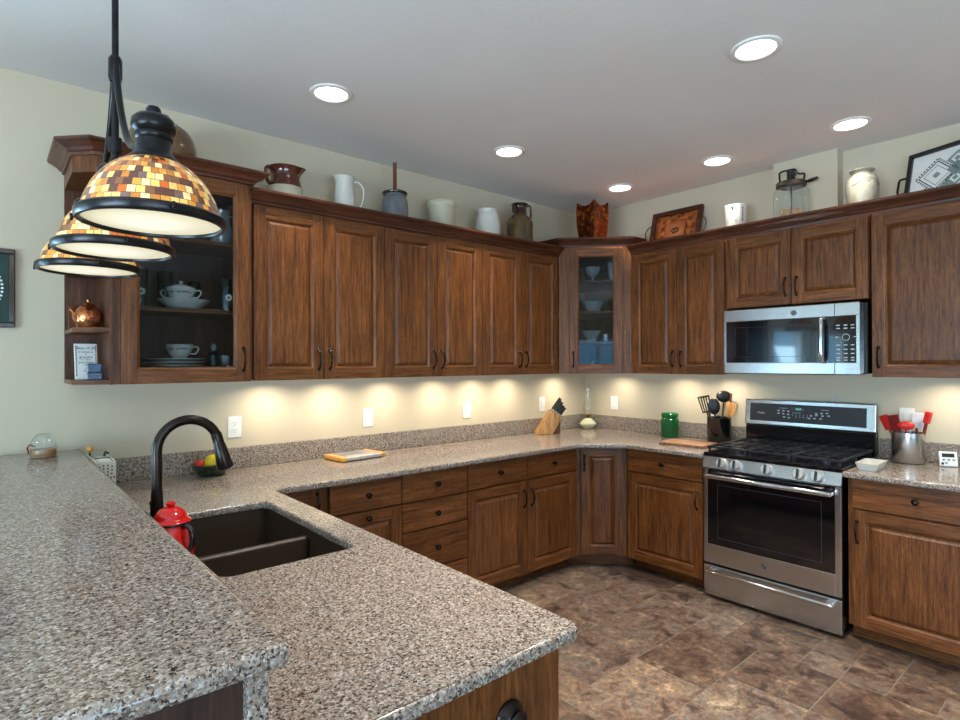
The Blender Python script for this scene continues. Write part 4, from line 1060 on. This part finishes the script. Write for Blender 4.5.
utensil('wooden_spoon', 'thin wooden spoon handle standing at the back of the black crock', 'spoon', g, P(.045, -.02, .93), P(.06, -.060, 1.25), 'brownwood', None, None, .005)
utensil('wooden_fork', 'wooden handle at the left of the black crock beside the turner', 'spoon', g, P(-.03, .01, .93), P(-.055, .05, 1.14), 'brownwood', None, None, .007)
utensil('wooden_scoop', 'light wood spoon tip peeking above the black ladle', 'spoon', g, P(.052, .02, .93), P(.075, -.0, 1.215), 'lightwood', spoon_head(.022, .028, .008), twist=90)
g = 'utensils in the steel canister'
P = lambda dx, dy, z: (CS.x+dx, CS.y+dy, z)
utensil('silicone_spatula', 'red silicone spatula leaning furthest left from the steel canister', 'spatula', g, P(.02, .03, .93), P(.02, .092, 1.085), 'maroon', flat_head(.05, .08, 0, .012, .9), 'redsil', .007, twist=75)
utensil('silicone_turner', 'dark red square turner second from left in the steel canister', 'spatula', g, P(-.03, .012, .93), P(-.03, .045, 1.085), 'maroon', flat_head(.06, .085, 0, .010, .9), 'maroon', .007, twist=75)
utensil('silicone_spoon', 'bright red spoon lying low across the rim of the steel canister', 'spoon', g, P(-.04, .0, .95), P(-.056, -.004, 1.094), 'redsil', spoon_head(.04, .024, .018), twist=0)
utensil('white_spatula', 'white-headed silicone spatula in the middle of the steel canister', 'spatula', g, P(.03, -.02, .93), P(.03, -.035, 1.10), 'maroon', flat_head(.06, .085, 0, .012, .85), 'whitesil', .007, twist=85)
utensil('red_handled_brush', 'red and white handled brush leaning right from the steel canister', 'brush', g, P(.0, -.045, .93), P(-.005, -.085, 1.135), 'maroon', flat_head(.032, .06, 0, .022, .9), 'redsil', .008, twist=80)
utensil('white_scraper', 'small white scraper with dark tip behind the middle spatula', 'scraper', g, P(.04, .0, .93), P(.048, .0, 1.12), 'whitesil', flat_head(.03, .05, 0, .008, .9), 'whitesil', .006, twist=85)
def spoon_rest():
    b = bm_new(); hx, hy, h = .105, .052, .038; X = [(.85, .75, 0), (1, 1, h), (.96, .92, h), (.82, .68, .008)]
    rings = []
    for k, (sx, sy, z) in enumerate(X): rings.append([b.verts.new((x, y, z)) for x, y in round_poly([(-hx*sx, -hy*sy), (hx*sx, -hy*sy), (hx*sx, hy*sy), (-hx*sx, hy*sy)], .014)])
    n = len(rings[0])
    for a, c in zip(rings, rings[1:]):
        for k in range(n): b.faces.new((a[k], a[(k+1) % n], c[(k+1) % n], c[k]))
    b.faces.new(rings[0][::-1]); b.faces.new(rings[-1])
    o = link('ceramic_dish', b, 'whitecer', None, (-.47, -2.285, CT+.0005), (0, 0, R(2))); tag(o, 'white rectangular ceramic dish on the counter right of the range', 'dish')
spoon_rest()
def timer():
    t = thing('kitchen_timer', 'small white kitchen timer with black display on the right counter', 'timer', (-.115, -2.545, CT+.0005), -62)
    m = Matrix.Rotation(R(-14), 4, 'X')
    def p(name, mat, *a, bev=0): 
        b = box(bm_new(), *a, bev=bev); xf(b, m); return link(name, b, mat, t)
    p('timer_body', 'white', -.040, .040, 0, .014, .003, .083, bev=.004); p('display', 'lcd', -.028, .026, -.0008, .0004, .052, .072)
    b = bm_new()
    for x, z in ((-.022, .038), (0, .038), (.022, .038), (-.012, .022)): box(b, x-.006, x+.006, -.0014, .0003, z-.004, z+.004, .001)
    xf(b, m); link('buttons', b, 'midgrey', t); p('round_button', 'ink', -.034, -.022, -.002, .0003, .012, .024, bev=.003)
    b = box(bm_new(), -.03, .03, .012, .045, 0, .006); link('stand', b, 'white', t)
timer()

# ------------------------------------------------------------------ crockery on top of the wall cabinets
DK = 2.3005
def top_things():
    t = thing('brown_jug', 'big tan-brown glazed round jug on top of the glass-front cabinet', 'jug', (-3.375, -.205, 2.3605))
    lt('jug_body', 'bigjug', t, smooth_prof([(.0, 0), (.095, 0), (.11, .01), (.142, .075), (.148, .13), (.127, .195), (.076, .24), (.034, .258)], 5), 44)
    lt('jug_neck', 'darkglaze', t, [(.034, .2575), (.028, .265), (.030, .275), (.034, .281), (.026, .285), (.018, .279), (0, .279)], 24)
    t = thing('brown_pitcher', 'brown and white glazed stoneware pitcher at the left of the long crown moulding', 'pitcher', (-2.778, -.20, DK), 0)
    lt('pitcher_base', 'cream', t, [(0, 0), (.085, 0), (.090, .008), (.091, .110), (.089, .1165), (0, .1165)], 40)
    b = lathe(bm_new(), smooth_prof([(.0895, .149), (.084, .17), (.077, .20), (.078, .225), (.087, .250), (.090, .254), (.085, .254), (.072, .225), (.070, .19), (.07, .16)], 4), 40, cap=False)
    for v in b.verts:
        if v.co.z > .21:
            a = math.atan2(v.co.y, v.co.x); k = max(0, math.cos(a-R(-20)))**8*(v.co.z-.21)/.044; v.co.x *= 1+.22*k; v.co.y *= 1+.22*k; v.co.z += .006*k
    xf(b, Matrix.Translation((0, 0, -.032))); link('pitcher_top', b, 'browncer', t)
    h = spline3([(-.078, -.01, .203), (-.098, -.02, .211), (-.114, -.026, .193), (-.112, -.026, .158), (-.1, -.02, .133), (-.088, -.012, .126)], 4)
    link('handle', tube(bm_new(), h, .009, 10), 'browncer', t)
    t = thing('white_pitcher', 'tall narrow white pitcher with thin handle on the wall cabinets', 'pitcher', (-2.425, -.20, DK), 0)
    b = lathe(bm_new(), smooth_prof([(0, 0), (.060, 0), (.064, .01), (.062, .09), (.056, .17), (.053, .215), (.056, .245), (.058, .25), (.053, .25), (.049, .215), (.05, .1)], 4), 36, cap=False)
    for v in b.verts:
        if v.co.z > .215:
            a = math.atan2(v.co.y, v.co.x); k = max(0, math.cos(a-R(170)))**8*(v.co.z-.215)/.035; v.co.x *= 1+.2*k; v.co.y *= 1+.2*k
    link('pitcher_body', b, 'whitecer', t)
    h = spline3([(.052, -.005, .225), (.078, -.02, .232), (.104, -.03, .20), (.107, -.03, .15), (.092, -.022, .09), (.064, -.01, .06)], 4)
    link('handle', tube(bm_new(), h, .0062, 10), 'whitecer', t)
    t = thing('butter_churn', 'blue-grey stoneware butter churn with a wooden dasher stick', 'churn', (-2.083, -.20, DK))
    lt('churn_body', 'greycer', t, smooth_prof([(0, 0), (.070, 0), (.078, .012), (.082, .10), (.081, .15), (.074, .185), (.066, .20), (.066, .21)], 4), 40)
    lt('churn_lid', 'darkglaze', t, [(0, .2105), (.074, .2105), (.078, .216), (.078, .224), (.070, .230), (.03, .233), (0, .233)], 40)
    link('dasher', tube(bm_new(), [(0, 0, .2335), (0, 0, .412)], .012, 14), 'brownwood', t)
    t = thing('cream_crock', 'squat cream stoneware crock with rolled rim on the wall cabinets', 'crock', (-1.722, -.20, DK))
    lt('crock_body', 'cream', t, [(0, 0), (.082, 0), (.086, .006), (.091, .185), (.096, .192), (.099, .20), (.099, .222), (.096, .228), (.086, .228), (.083, .20), (.08, .01), (0, .01)], 44)
    t = thing('white_jar', 'plain white barrel-shaped stoneware jar on the wall cabinets', 'jar', (-1.313, -.20, DK))
    lt('jar_body', 'whitecer', t, smooth_prof([(0, 0), (.066, 0), (.074, .01), (.088, .08), (.089, .13), (.081, .19), (.069, .228)], 4)+[(.073, .234), (.073, .248), (.068, .252), (.060, .250), (.058, .22), (.05, .21), (0, .21)], 44)
    t = thing('brown_jug', 'dark olive-brown handled jug at the right end of the left wall cabinets', 'jug', (-.998, -.20, DK))
    lt('jug_body', 'browncer2', t, smooth_prof([(0, 0), (.094, 0), (.1, .01), (.1, .19), (.097, .21)], 3)+smooth_prof([(.094, .215), (.080, .24), (.058, .258), (.055, .265)], 4), 40)
    lt('jug_neck', 'darkglaze', t, smooth_prof([(.055, .2655), (.050, .30), (.052, .325), (.062, .338), (.062, .346), (.050, .350)], 3)+[(.042, .34), (0, .335)], 36)
    for s, z in ((-1, .33), (1, .335)):
        h = spline3([(s*.052, -.012, z), (s*.078, -.03, z+.004), (s*(.096 if s < 0 else .086), -.03, z-.025), (s*(.096 if s < 0 else .086), -.03, .26), (s*.088, -.02, .222)], 4)
        link('handle', tube(bm_new(), h, .008, 10), 'darkglaze', t)
    # copper vase: square section, corner to the room, scalloped rim with peaked corners
    t = thing('copper_vase', 'square hammered copper vase with wavy peaked rim on the corner cabinet', 'vase', (-.452, -.446, 2.3605))
    b = bm_new(); N = 10; lev = [(0, .064), (.02, .068), (.08, .076), (.16, .085), (.24, .088), (.29, .087), (.318, .085)]
    rings = []
    for li, (z, s) in enumerate(lev):
        rg = []
        for e in range(4):
            c = [(-1, -1), (1, -1), (1, 1), (-1, 1)]; p, q = Vector(c[e]), Vector(c[(e+1) % 4])
            for k in range(N):
                u = k/N; w = p.lerp(q, u)*s; inn = 1-.10*math.sin(math.pi*u); ww = abs(2*u-1)
                zz = z+(.024*ww**2-.010*math.sin(math.pi*u)+(.018*math.exp(-((u-.5)/.12)**2)*0) if li == len(lev)-1 else 0)
                nrm = Vector((w.x*inn, w.y*inn)) if e in (0, 2) or e in (1, 3) else w
                rg.append(b.verts.new((nrm.x, nrm.y, zz)))
        rings.append(rg)
    n = 4*N
    for r0, r1 in zip(rings, rings[1:]):
        for k in range(n): b.faces.new((r0[k], r0[(k+1) % n], r1[(k+1) % n], r1[k]))
    b.faces.new(rings[0][::-1])
    for f in b.faces: f.smooth = False
    inner = [b.verts.new(v.co*1.0+Vector((-v.co.x*.05, -v.co.y*.05, 0))) for v in rings[-1]]; bot = [b.verts.new((v.co.x*.75, v.co.y*.75, .05)) for v in inner]
    for k in range(n): b.faces.new((rings[-1][k], rings[-1][(k+1) % n], inner[(k+1) % n], inner[k])); b.faces.new((inner[k], inner[(k+1) % n], bot[(k+1) % n], bot[k]))
    b.faces.new(bot[::-1])
    link('vase_body', b, 'copper', t)
    # carved tray leaning on the right wall
    t = thing('carved_tray', 'carved copper and wood tray with wire handles leaning on the right wall', 'tray', (-.135, -.928, DK), -90)
    m = Matrix.Rotation(R(-15), 4, 'X')
    w, h = .205, .335
    b = bm_new(); f = .034
    for a in ((-w, w, -.004, .022, 0, f), (-w, w, -.004, .022, h-f, h), (-w, -w+f, -.004, .022, f, h-f), (w-f, w, -.004, .022, f, h-f)): box(b, *a, .004)
    xf(b, m); link('tray_rim', b, 'crown', t)
    b = box(bm_new(), -w+f, w-f, .014, .020, f, h-f); xf(b, m); link('carved_panel', b, 'carved', t)
    b = bm_new(); box(b, -.085, .085, .004, .0138, .10, .235, .004); box(b, -.07, .07, .002, .004, .115, .22, .002); xf(b, m); link('center_plate', b, 'coppertan', t)
    b = bm_new(); tube(b, spline3([(-.03, .001, .16), (-.01, .001, .18), (.0, .001, .165), (.015, .001, .185), (.03, .001, .16), (.01, .001, .15), (-.012, .001, .145)], 3), .006, 8); xf(b, m); link('center_ornament', b, 'pewter', t)
    for s in (-1, 1):
        b = tube(bm_new(), spline3([(s*w, .01, .10), (s*(w+.03), .01, .125), (s*(w+.045), .0, .17), (s*(w+.03), .0, .215), (s*w, .01, .235)], 4), .004, 8); xf(b, m); link('wire_handle', b, 'pewter', t)
    t = thing('white_crock', 'small white crock with dark lettering marks beside the wall chase', 'crock', (-.20, -1.446, DK), -60)
    lt('crock_body', 'whitecer', t, [(0, 0), (.060, 0), (.064, .005), (.071, .192), (.074, .20), (.073, .212), (.066, .213), (.062, .19), (.058, .01), (0, .01)], 40)
    b = bm_new()
    for k in range(8):
        a = R(-96+.4*k); r = .0715-.0002*k; z = .185-.012*k; n0 = len(b.verts); box(b, -.004+.002*(k % 3), .005-.001*(k % 2), -r-.0012, -r+.004, z-.004, z+.003); b.verts.ensure_lookup_table(); xf(b, Matrix.Rotation(R(28), 4, 'Z'), n0)
    for x, z in ((-.02, .19), (-.015, .185), (-.02, .178), (0, .10)):
        n0 = len(b.verts); box(b, x-.004, x+.004, -.0735, -.066, z-.002, z+.003); b.verts.ensure_lookup_table(); xf(b, Matrix.Rotation(R(-6), 4, 'Z'), n0)
    link('markings', b, 'ink', t)
    # glass churn
    t = thing('glass_butter_churn', 'glass jar butter churn with black iron crank and metal lid', 'churn', (-.205, -1.796, DK), -55)
    lt('jar', 'glass', t, smooth_prof([(0, 0), (.092, 0), (.100, .010), (.101, .20), (.096, .232), (.080, .252)], 4)+[(.080, .262)], 40, cap=False)
    lt('lid', 'pewter', t, [(0, .286), (.02, .29), (.06, .289), (.083, .284), (.086, .278), (.086, .258), (.0815, .2575)], 36, cap=False)
    b = bm_new(); box(b, -.018, .018, -.012, .012, .288, .31, .003)
    tube(b, spline3([(-.062, 0, .285), (-.066, 0, .33), (-.060, 0, .352), (-.02, 0, .362), (.02, 0, .366), (.028, 0, .35)], 4), .006, 8)
    tube(b, spline3([(.028, 0, .345), (.05, 0, .335), (.072, 0, .336), (.074, 0, .312), (.058, 0, .285)], 4), .006, 8)
    tube(b, [(-.018, 0, .30), (-.018, 0, .362)], .006, 8); tube(b, [(.014, 0, .30), (.014, 0, .364)], .006, 8)
    link('iron_frame', b, 'bronze_blk', t)
    b = lathe(bm_new(), [(0, 0), (.024, 0), (.026, .002), (.026, .008), (.024, .010), (0, .010)], 28); xf(b, Matrix.Translation((-.002, -.008, .328)) @ Matrix.Rotation(R(90), 4, 'X')); link('gear', b, 'bronze_blk', t)
    b = bm_new(); tube(b, [(.03, -.02, .268), (.075, -.045, .272)], .006, 8); tube(b, [(.075, -.045, .272), (.10, -.06, .276), (.128, -.078, .284)], [.008, .012, .007], 12); tube(b, [(0, -.02, .328), (.03, -.025, .27)], .005, 8); link('crank', b, 'bronze_blk', t)
    link('paddle_rod', tube(bm_new(), [(0, 0, .06), (0, 0, .285)], .005, 8), 'pewter', t)
    b = bm_new(); box(b, -.06, .06, -.004, .004, .06, .12, .003); box(b, -.004, .004, -.06, .06, .03, .09, .003); link('paddle', b, 'lightwood', t)
    t = thing('stoneware_vase', 'pale grey stoneware vase with dark brush decoration and flared lip', 'vase', (-.20, -2.175, DK), -50)
    lt('vase_body', 'speckvase', t, smooth_prof([(0, 0), (.052, 0), (.057, .006), (.074, .08), (.082, .15), (.078, .20), (.062, .228), (.052, .238), (.054, .25), (.062, .257), (.062, .262), (.054, .263), (.046, .24)], 4), 44, cap=False)
    b = bm_new()
    def rad(z): return .0822-.9*(max(0, z-.15))**1.9*2.2
    pts = [(a, .185+.018*math.sin(R(a*3.0))) for a in range(-150, -20, 6)]
    tube(b, [((rad(z)+.001)*math.cos(R(a)), (rad(z)+.001)*math.sin(R(a)), z) for a, z in pts], .0022, 6)
    for a, z in ((-88, .198), (-80, .196), (-84, .188), (-96, .190), (-92, .182)): box(b, (rad(z))*math.cos(R(a))-.006, (rad(z))*math.cos(R(a))+.006, rad(z)*math.sin(R(a))-.002, rad(z)*math.sin(R(a))+.002, z-.003, z+.003, .001)
    link('brush_decoration', b, 'bluebrush', t)
    # framed tray with quilt print
    t = thing('framed_tray', 'black framed tray with grey geometric quilt print leaning at far right', 'tray', (-.140, -2.345, DK), -105)
    m = Matrix.Rotation(R(-17), 4, 'X') @ Matrix.Rotation(R(-2.0), 4, 'Y'); W, H, f = .56, .35, .022
    b = bm_new()
    for a in ((0, W, 0, .03, 0, f), (0, W, 0, .03, H-f, H), (0, f, 0, .03, f, H-f), (W-f, W, 0, .03, f, H-f)): box(b, *a, .003)
    xf(b, m); link('tray_frame', b, 'black', t)
    b = box(bm_new(), f, W-f, .016, .020, f, H-f); xf(b, m); link('print', b, 'paper', t)
    b = bm_new(); b2 = bm_new()
    def dia(bm, cx, cz, s, inner=None):
        o = [(cx, cz-s), (cx+s, cz), (cx, cz+s), (cx-s, cz)]
        if inner is None:
            bm.faces.new([bm.verts.new((x, .0152, z)) for x, z in o])
        else:
            i = [(cx, cz-inner), (cx+inner, cz), (cx, cz+inner), (cx-inner, cz)]
            for k in range(4): bm.faces.new([bm.verts.new((x, .0154, z)) for x, z in (o[k], o[(k+1) % 4], i[(k+1) % 4], i[k])])
    for cx, cz in ((.145, .185), (.325, .21), (.505, .185)):
        dia(b, cx, cz, .088, .080); dia(b, cx, cz, .062, .058); dia(b2, cx, cz, .02)
        for e in range(4):
            for k in range(9):
                u = (k+.5)/9; o = [(cx, cz-.1), (cx+.1, cz), (cx, cz+.1), (cx-.1, cz)]; x = o[e][0]*(1-u)+o[(e+1) % 4][0]*u; z = o[e][1]*(1-u)+o[(e+1) % 4][1]*u; dia(b, x, z, .0065)
    for cx, cz in ((.235, .255), (.415, .27), (.235, .14), (.415, .14)): dia(b2, cx, cz, .05, .03); dia(b2, cx, cz, .016)
    for cx, cz in ((.235, .198), (.415, .205), (.10, .08), (.19, .09), (.28, .08), (.37, .09)): dia(b2, cx, cz, .045)
    # keep only what fits inside the frame opening
    for bb in (b, b2):
        bad = [fc for fc in bb.faces if any(not (f < v.co.x < W-f and f < v.co.z < H-f) for v in fc.verts)]
        bmesh.ops.delete(bb, geom=bad, context='FACES'); xf(bb, m)
    link('quilt_lines', b, 'bluebrush', t); link('quilt_patches', b2, 'quiltgrey', t)
    b = bm_new(); tube(b, [(0, .012, .12), (-.035, .012, .12), (-.040, .012, .14), (-.040, .012, .20), (-.035, .012, .215), (0, .012, .215)], .006, 8); xf(b, m); link('handle', b, 'bronze', t)
    b = bm_new(); tube(b, [(W, .012, .12), (W+.035, .012, .12), (W+.040, .012, .14), (W+.040, .012, .20), (W+.035, .012, .215), (W, .012, .215)], .006, 8); xf(b, m); link('handle', b, 'bronze', t)
top_things()

# ------------------------------------------------------------------ china and glass inside the cabinets
def plate(x, y, z, r, label, group, name='dinner_plate', cat='plate'):
    o = lt(name, 'whitecer', None, [(0, 0), (r*.55, 0), (r*.6, .002), (r, .012), (r, .014), (r*.6, .006), (0, .004)], 36, loc=(x, y, z)); return tag(o, label, cat, group)
def tumbler(x, y, z, h, r, label, flower=None, name='glass_tumbler'):
    t = thing(name, label, 'glass', (x, y, z), 0, 'dark glasses in the glass-front cabinet')
    lt('glass_body', 'darkglass', t, [(0, 0), (r*.8, 0), (r*.82, .004), (r, h), (r*.93, h), (r*.75, .008), (0, .008)], 24)
    if flower:
        b = bm_new(); fz = h*flower
        for k in range(8):
            a = 2*math.pi*k/8; bm2 = lathe(bm_new(), [(0, 0), (.006, 0), (.0045, .002), (0, .0025)], 8)
            merge(b, bm2, Matrix.Translation((.011*math.cos(a), -r*.97, fz+.011*math.sin(a))) @ Matrix.Rotation(R(90), 4, 'X') @ Matrix.Scale(1, 4))
        link('flower_decal', b, 'lace', t)
    return t
def china():
    zs0, zs1, zs2 = ZB+.0205, 1.7275, 2.0545
    for k in range(6): plate(-3.32, -.20, zs0+.0155*k, .132, 'white dinner plate in the stack on the bottom shelf, under the teacup', 'stacked dinner plates')
    def cup(x, y, z, label, r=.055, rz=-35, lid=False, two=False, name='teacup'):
        t = thing(name, label, 'cup' if not lid else 'sugar bowl', (x, y, z), rz)
        lt('cup_body', 'whitecer', t, smooth_prof([(0, 0), (r*.5, 0), (r*.52, .004), (r*.75, .018), (r*.95, .042), (r*1.06, .062), (r*1.03, .062), (r*.7, .02)], 3), 32, cap=False)
        for s in ((-1, 1) if two else (1,)):
            link('handle', tube(bm_new(), spline3([(s*r*.93, 0, .05), (s*r*1.3, 0, .056), (s*r*1.5, 0, .045), (s*r*1.25, 0, .022), (s*r*.85, 0, .022)], 4), .0035, 8), 'whitecer', t)
        if lid:
            lt('lid', 'whitecer', t, [(0, .0625), (r*1.02, .0625), (r*.9, .07), (r*.4, .082), (.008, .086), (.008, .092), (.011, .098), (0, .103)], 28)
        b = bm_new(); rr = random.Random(5)
        for k in range(22):
            a = R(-160+k*6.4); q = r*.945; n0 = len(b.verts); box(b, -.003, .003, -q-.003, -q+.002, .038+rr.random()*.006, .044+rr.random()*.008); b.verts.ensure_lookup_table(); xf(b, Matrix.Rotation(a+R(90), 4, 'Z'), n0)
        link('floral_band', b, 'midgrey', t)
    cup(-3.30, -.21, zs0+.0155*5+.0145, 'white teacup standing on the stacked plates', .058)
    b = lathe(bm_new(), [(0, 0), (.06, 0), (.065, .004), (.112, .042), (.115, .048), (.108, .046), (.096, .039), (0, .038)], 40)
    o = link('serving_bowl', b, 'whitecer', None, (-3.285, -.235, zs1)); tag(o, 'wide white serving bowl on the middle shelf under the sugar bowl', 'bowl')
    cup(-3.30, -.235, zs1+.0385, 'white two-handled lidded sugar bowl standing in the serving bowl', .062, -35, True, True, 'sugar_bowl')
    bpy.data.objects  # keep
    plate(-3.14, -.17, zs1, .065, 'small white saucer at the right of the middle shelf', None, 'saucer', 'saucer')
    tumbler(-3.112, -.30, zs1, .155, .032, 'dark glass with white flower at right of the middle shelf', .42)
    tumbler(-3.33, -.06, zs1, .20, .036, 'tall dark glass behind the sugar bowl on the middle shelf')
    tumbler(-3.20, -.075, zs1, .16, .033, 'dark glass behind the saucer on the middle shelf')
    tumbler(-3.475, -.26, zs1, .18, .034, 'tall dark glass at the left end of the middle shelf', .4)
    tumbler(-3.115, -.305, zs0, .105, .036, 'dark glass with white flower decal beside the stacked plates', .4)
    t = thing('glass_decanter', 'dark stoppered glass bottle behind the flowered glass on the bottom shelf', 'bottle', (-3.135, -.17, zs0+.0305))
    lt('bottle_body', 'darkglass', t, smooth_prof([(0, 0), (.030, 0), (.034, .01), (.034, .06), (.026, .085), (.012, .10)], 3), 24); lt('stopper', 'cutglass', t, smooth_prof([(.01, .1005), (.013, .11), (.016, .122), (.008, .136), (0, .138)], 3), 16)
    b = lathe(bm_new(), [(0, 0), (.04, 0), (.05, .03), (.046, .03), (.036, .006), (0, .005)], 28); o = link('small_bowl', b, 'whitecer', None, (-3.135, -.17, zs0)); tag(o, 'small white bowl under the stoppered bottle on the bottom shelf', 'bowl')
    t = tumbler(-3.47, -.30, zs0, .075, .03, 'short dark glass at the bottom left of the glass-front cabinet', .3)
    t = thing('crystal_pitcher', 'clear crystal pitcher on the top shelf behind the near lamp', 'pitcher', (-3.125, -.24, zs2))
    lt('pitcher_body', 'cutglass', t, smooth_prof([(0, 0), (.045, 0), (.05, .01), (.06, .07), (.05, .13), (.056, .17)], 4), 24, cap=False)
    link('handle', tube(bm_new(), spline3([(.05, 0, .15), (.085, 0, .15), (.09, 0, .09), (.057, 0, .05)], 4), .006, 8), 'cutglass', t)
    # open end shelf
    t = thing('copper_teapot', 'small round polished copper kettle on the open end shelf', 'kettle', (-3.665, -.225, 1.6265), -40)
    lt('kettle_body', 'oldcopper', t, smooth_prof([(0, 0), (.036, 0), (.042, .008), (.052, .04), (.05, .07), (.034, .094), (.022, .10)], 4), 36)
    lt('kettle_lid', 'oldcopper', t, [(0, .1005), (.024, .1005), (.02, .108), (.008, .114), (.006, .122), (.009, .128), (0, .134)], 24)
    link('spout', tube(bm_new(), spline3([(-.045, 0, .03), (-.062, 0, .05), (-.066, 0, .075), (-.078, 0, .085)], 4), [.009]*6+[.007]*7, 10), 'oldcopper', t)
    o = link('carved_plaque', box(bm_new(), -.045, .045, -.006, .006, 0, .115, .003), 'brownwood', None, (-3.675, -.045, 1.6265), (R(-9), 0, 0)); tag(o, 'square dark wooden plaque leaning behind the copper kettle', 'plaque')
    t = thing('verse_plaque', 'white printed verse plaque leaning on the bottom open shelf', 'sign', (-3.672, -.235, ZB+.0205), 4)
    m = Matrix.Rotation(R(-10), 4, 'X'); b = box(bm_new(), -.042, .042, 0, .008, 0, .158, .002); xf(b, m); link('plaque_board', b, 'paper', t)
    b = bm_new()
    for s, z, sz in (('Best of all', .138, .0165), ('it makes us', .121, .0125), ('all', .110, .008), ('grateful', .098, .016), ('for what', .087, .009), ('you have', .075, .0155), ('today', .064, .008), ('and', .05, .008), ('always', .038, .009)):
        merge(b, text_bm(s, sz, .0003), m @ Matrix.Translation((0, -.0006, z)) @ STAND)
    for sx in (-.036, .036):
        for k in range(15):
            n0 = len(b.verts); box(b, sx-.0025+.001*(k % 2), sx+.0025, -.0006, 0, .016+.009*k, .022+.009*k); b.verts.ensure_lookup_table(); xf(b, m, n0)
    link('lettering', b, 'ink', t)
    t = thing('blue_glass_box', 'small dark blue glass trinket box in front of the verse plaque', 'box', (-3.652, -.320, ZB+.0205), -15)
    bx('box_base', 'navy', t, -.028, .028, -.02, .02, 0, .03, bev=.003); bx('box_lid', 'navy', t, -.026, .026, -.019, .019, .0305, .068, bev=.004)
    # corner cabinet crystal
    def cor(name, label, cat, x, y, z, prof, mat='cutglass', n=20):
        o = lt(name, mat, None, prof, n, loc=(x, y, z), cap=False); tag(o, label, cat); return o
    def scal(o, z0, k=8, amt=.08):
        for v in o.data.vertices:
            if v.co.z > z0: a = math.atan2(v.co.y, v.co.x); f = 1+amt*math.sin(a*k); v.co.x *= f; v.co.y *= f
    o = cor('crystal_compote', 'footed crystal compote on the top shelf of the corner cabinet', 'bowl', -.425, -.425, 2.0915, smooth_prof([(0, 0), (.032, 0), (.03, .006), (.010, .018), (.010, .036), (.03, .05), (.052, .075), (.062, .115)], 4)); scal(o, .05)
    o = cor('crystal_bowl', 'crystal bowl on the second shelf of the corner cabinet', 'bowl', -.42, -.43, 1.8585, smooth_prof([(0, 0), (.045, 0), (.05, .004), (.065, .04), (.085, .082)], 4)); scal(o, .03)
    o = cor('crystal_bowl', 'wide crystal bowl on the third shelf of the corner cabinet', 'bowl', -.435, -.415, 1.6285, smooth_prof([(0, 0), (.05, 0), (.04, .02), (.06, .045), (.082, .085)], 4)); scal(o, .04)
    o = cor('crystal_glass', 'small crystal glass at the right of the third corner shelf', 'glass', -.365, -.50, 1.6285, smooth_prof([(0, 0), (.022, 0), (.02, .01), (.024, .06)], 4))
    o = cor('crystal_jar', 'tall crystal piece at the right of the top corner shelf', 'vase', -.335, -.545, 2.0915, smooth_prof([(0, 0), (.03, 0), (.025, .02), (.035, .09), (.04, .15)], 4)); scal(o, .05, 6, .06)
    o = cor('glass_figurine', 'small glass ornament on the bottom of the corner cabinet', 'ornament', -.43, -.43, ZB+.0195, smooth_prof([(0, 0), (.03, 0), (.028, .008), (.012, .02), (.018, .045), (.008, .065), (0, .08)], 3))
china()
bpy.context.view_layer.update()
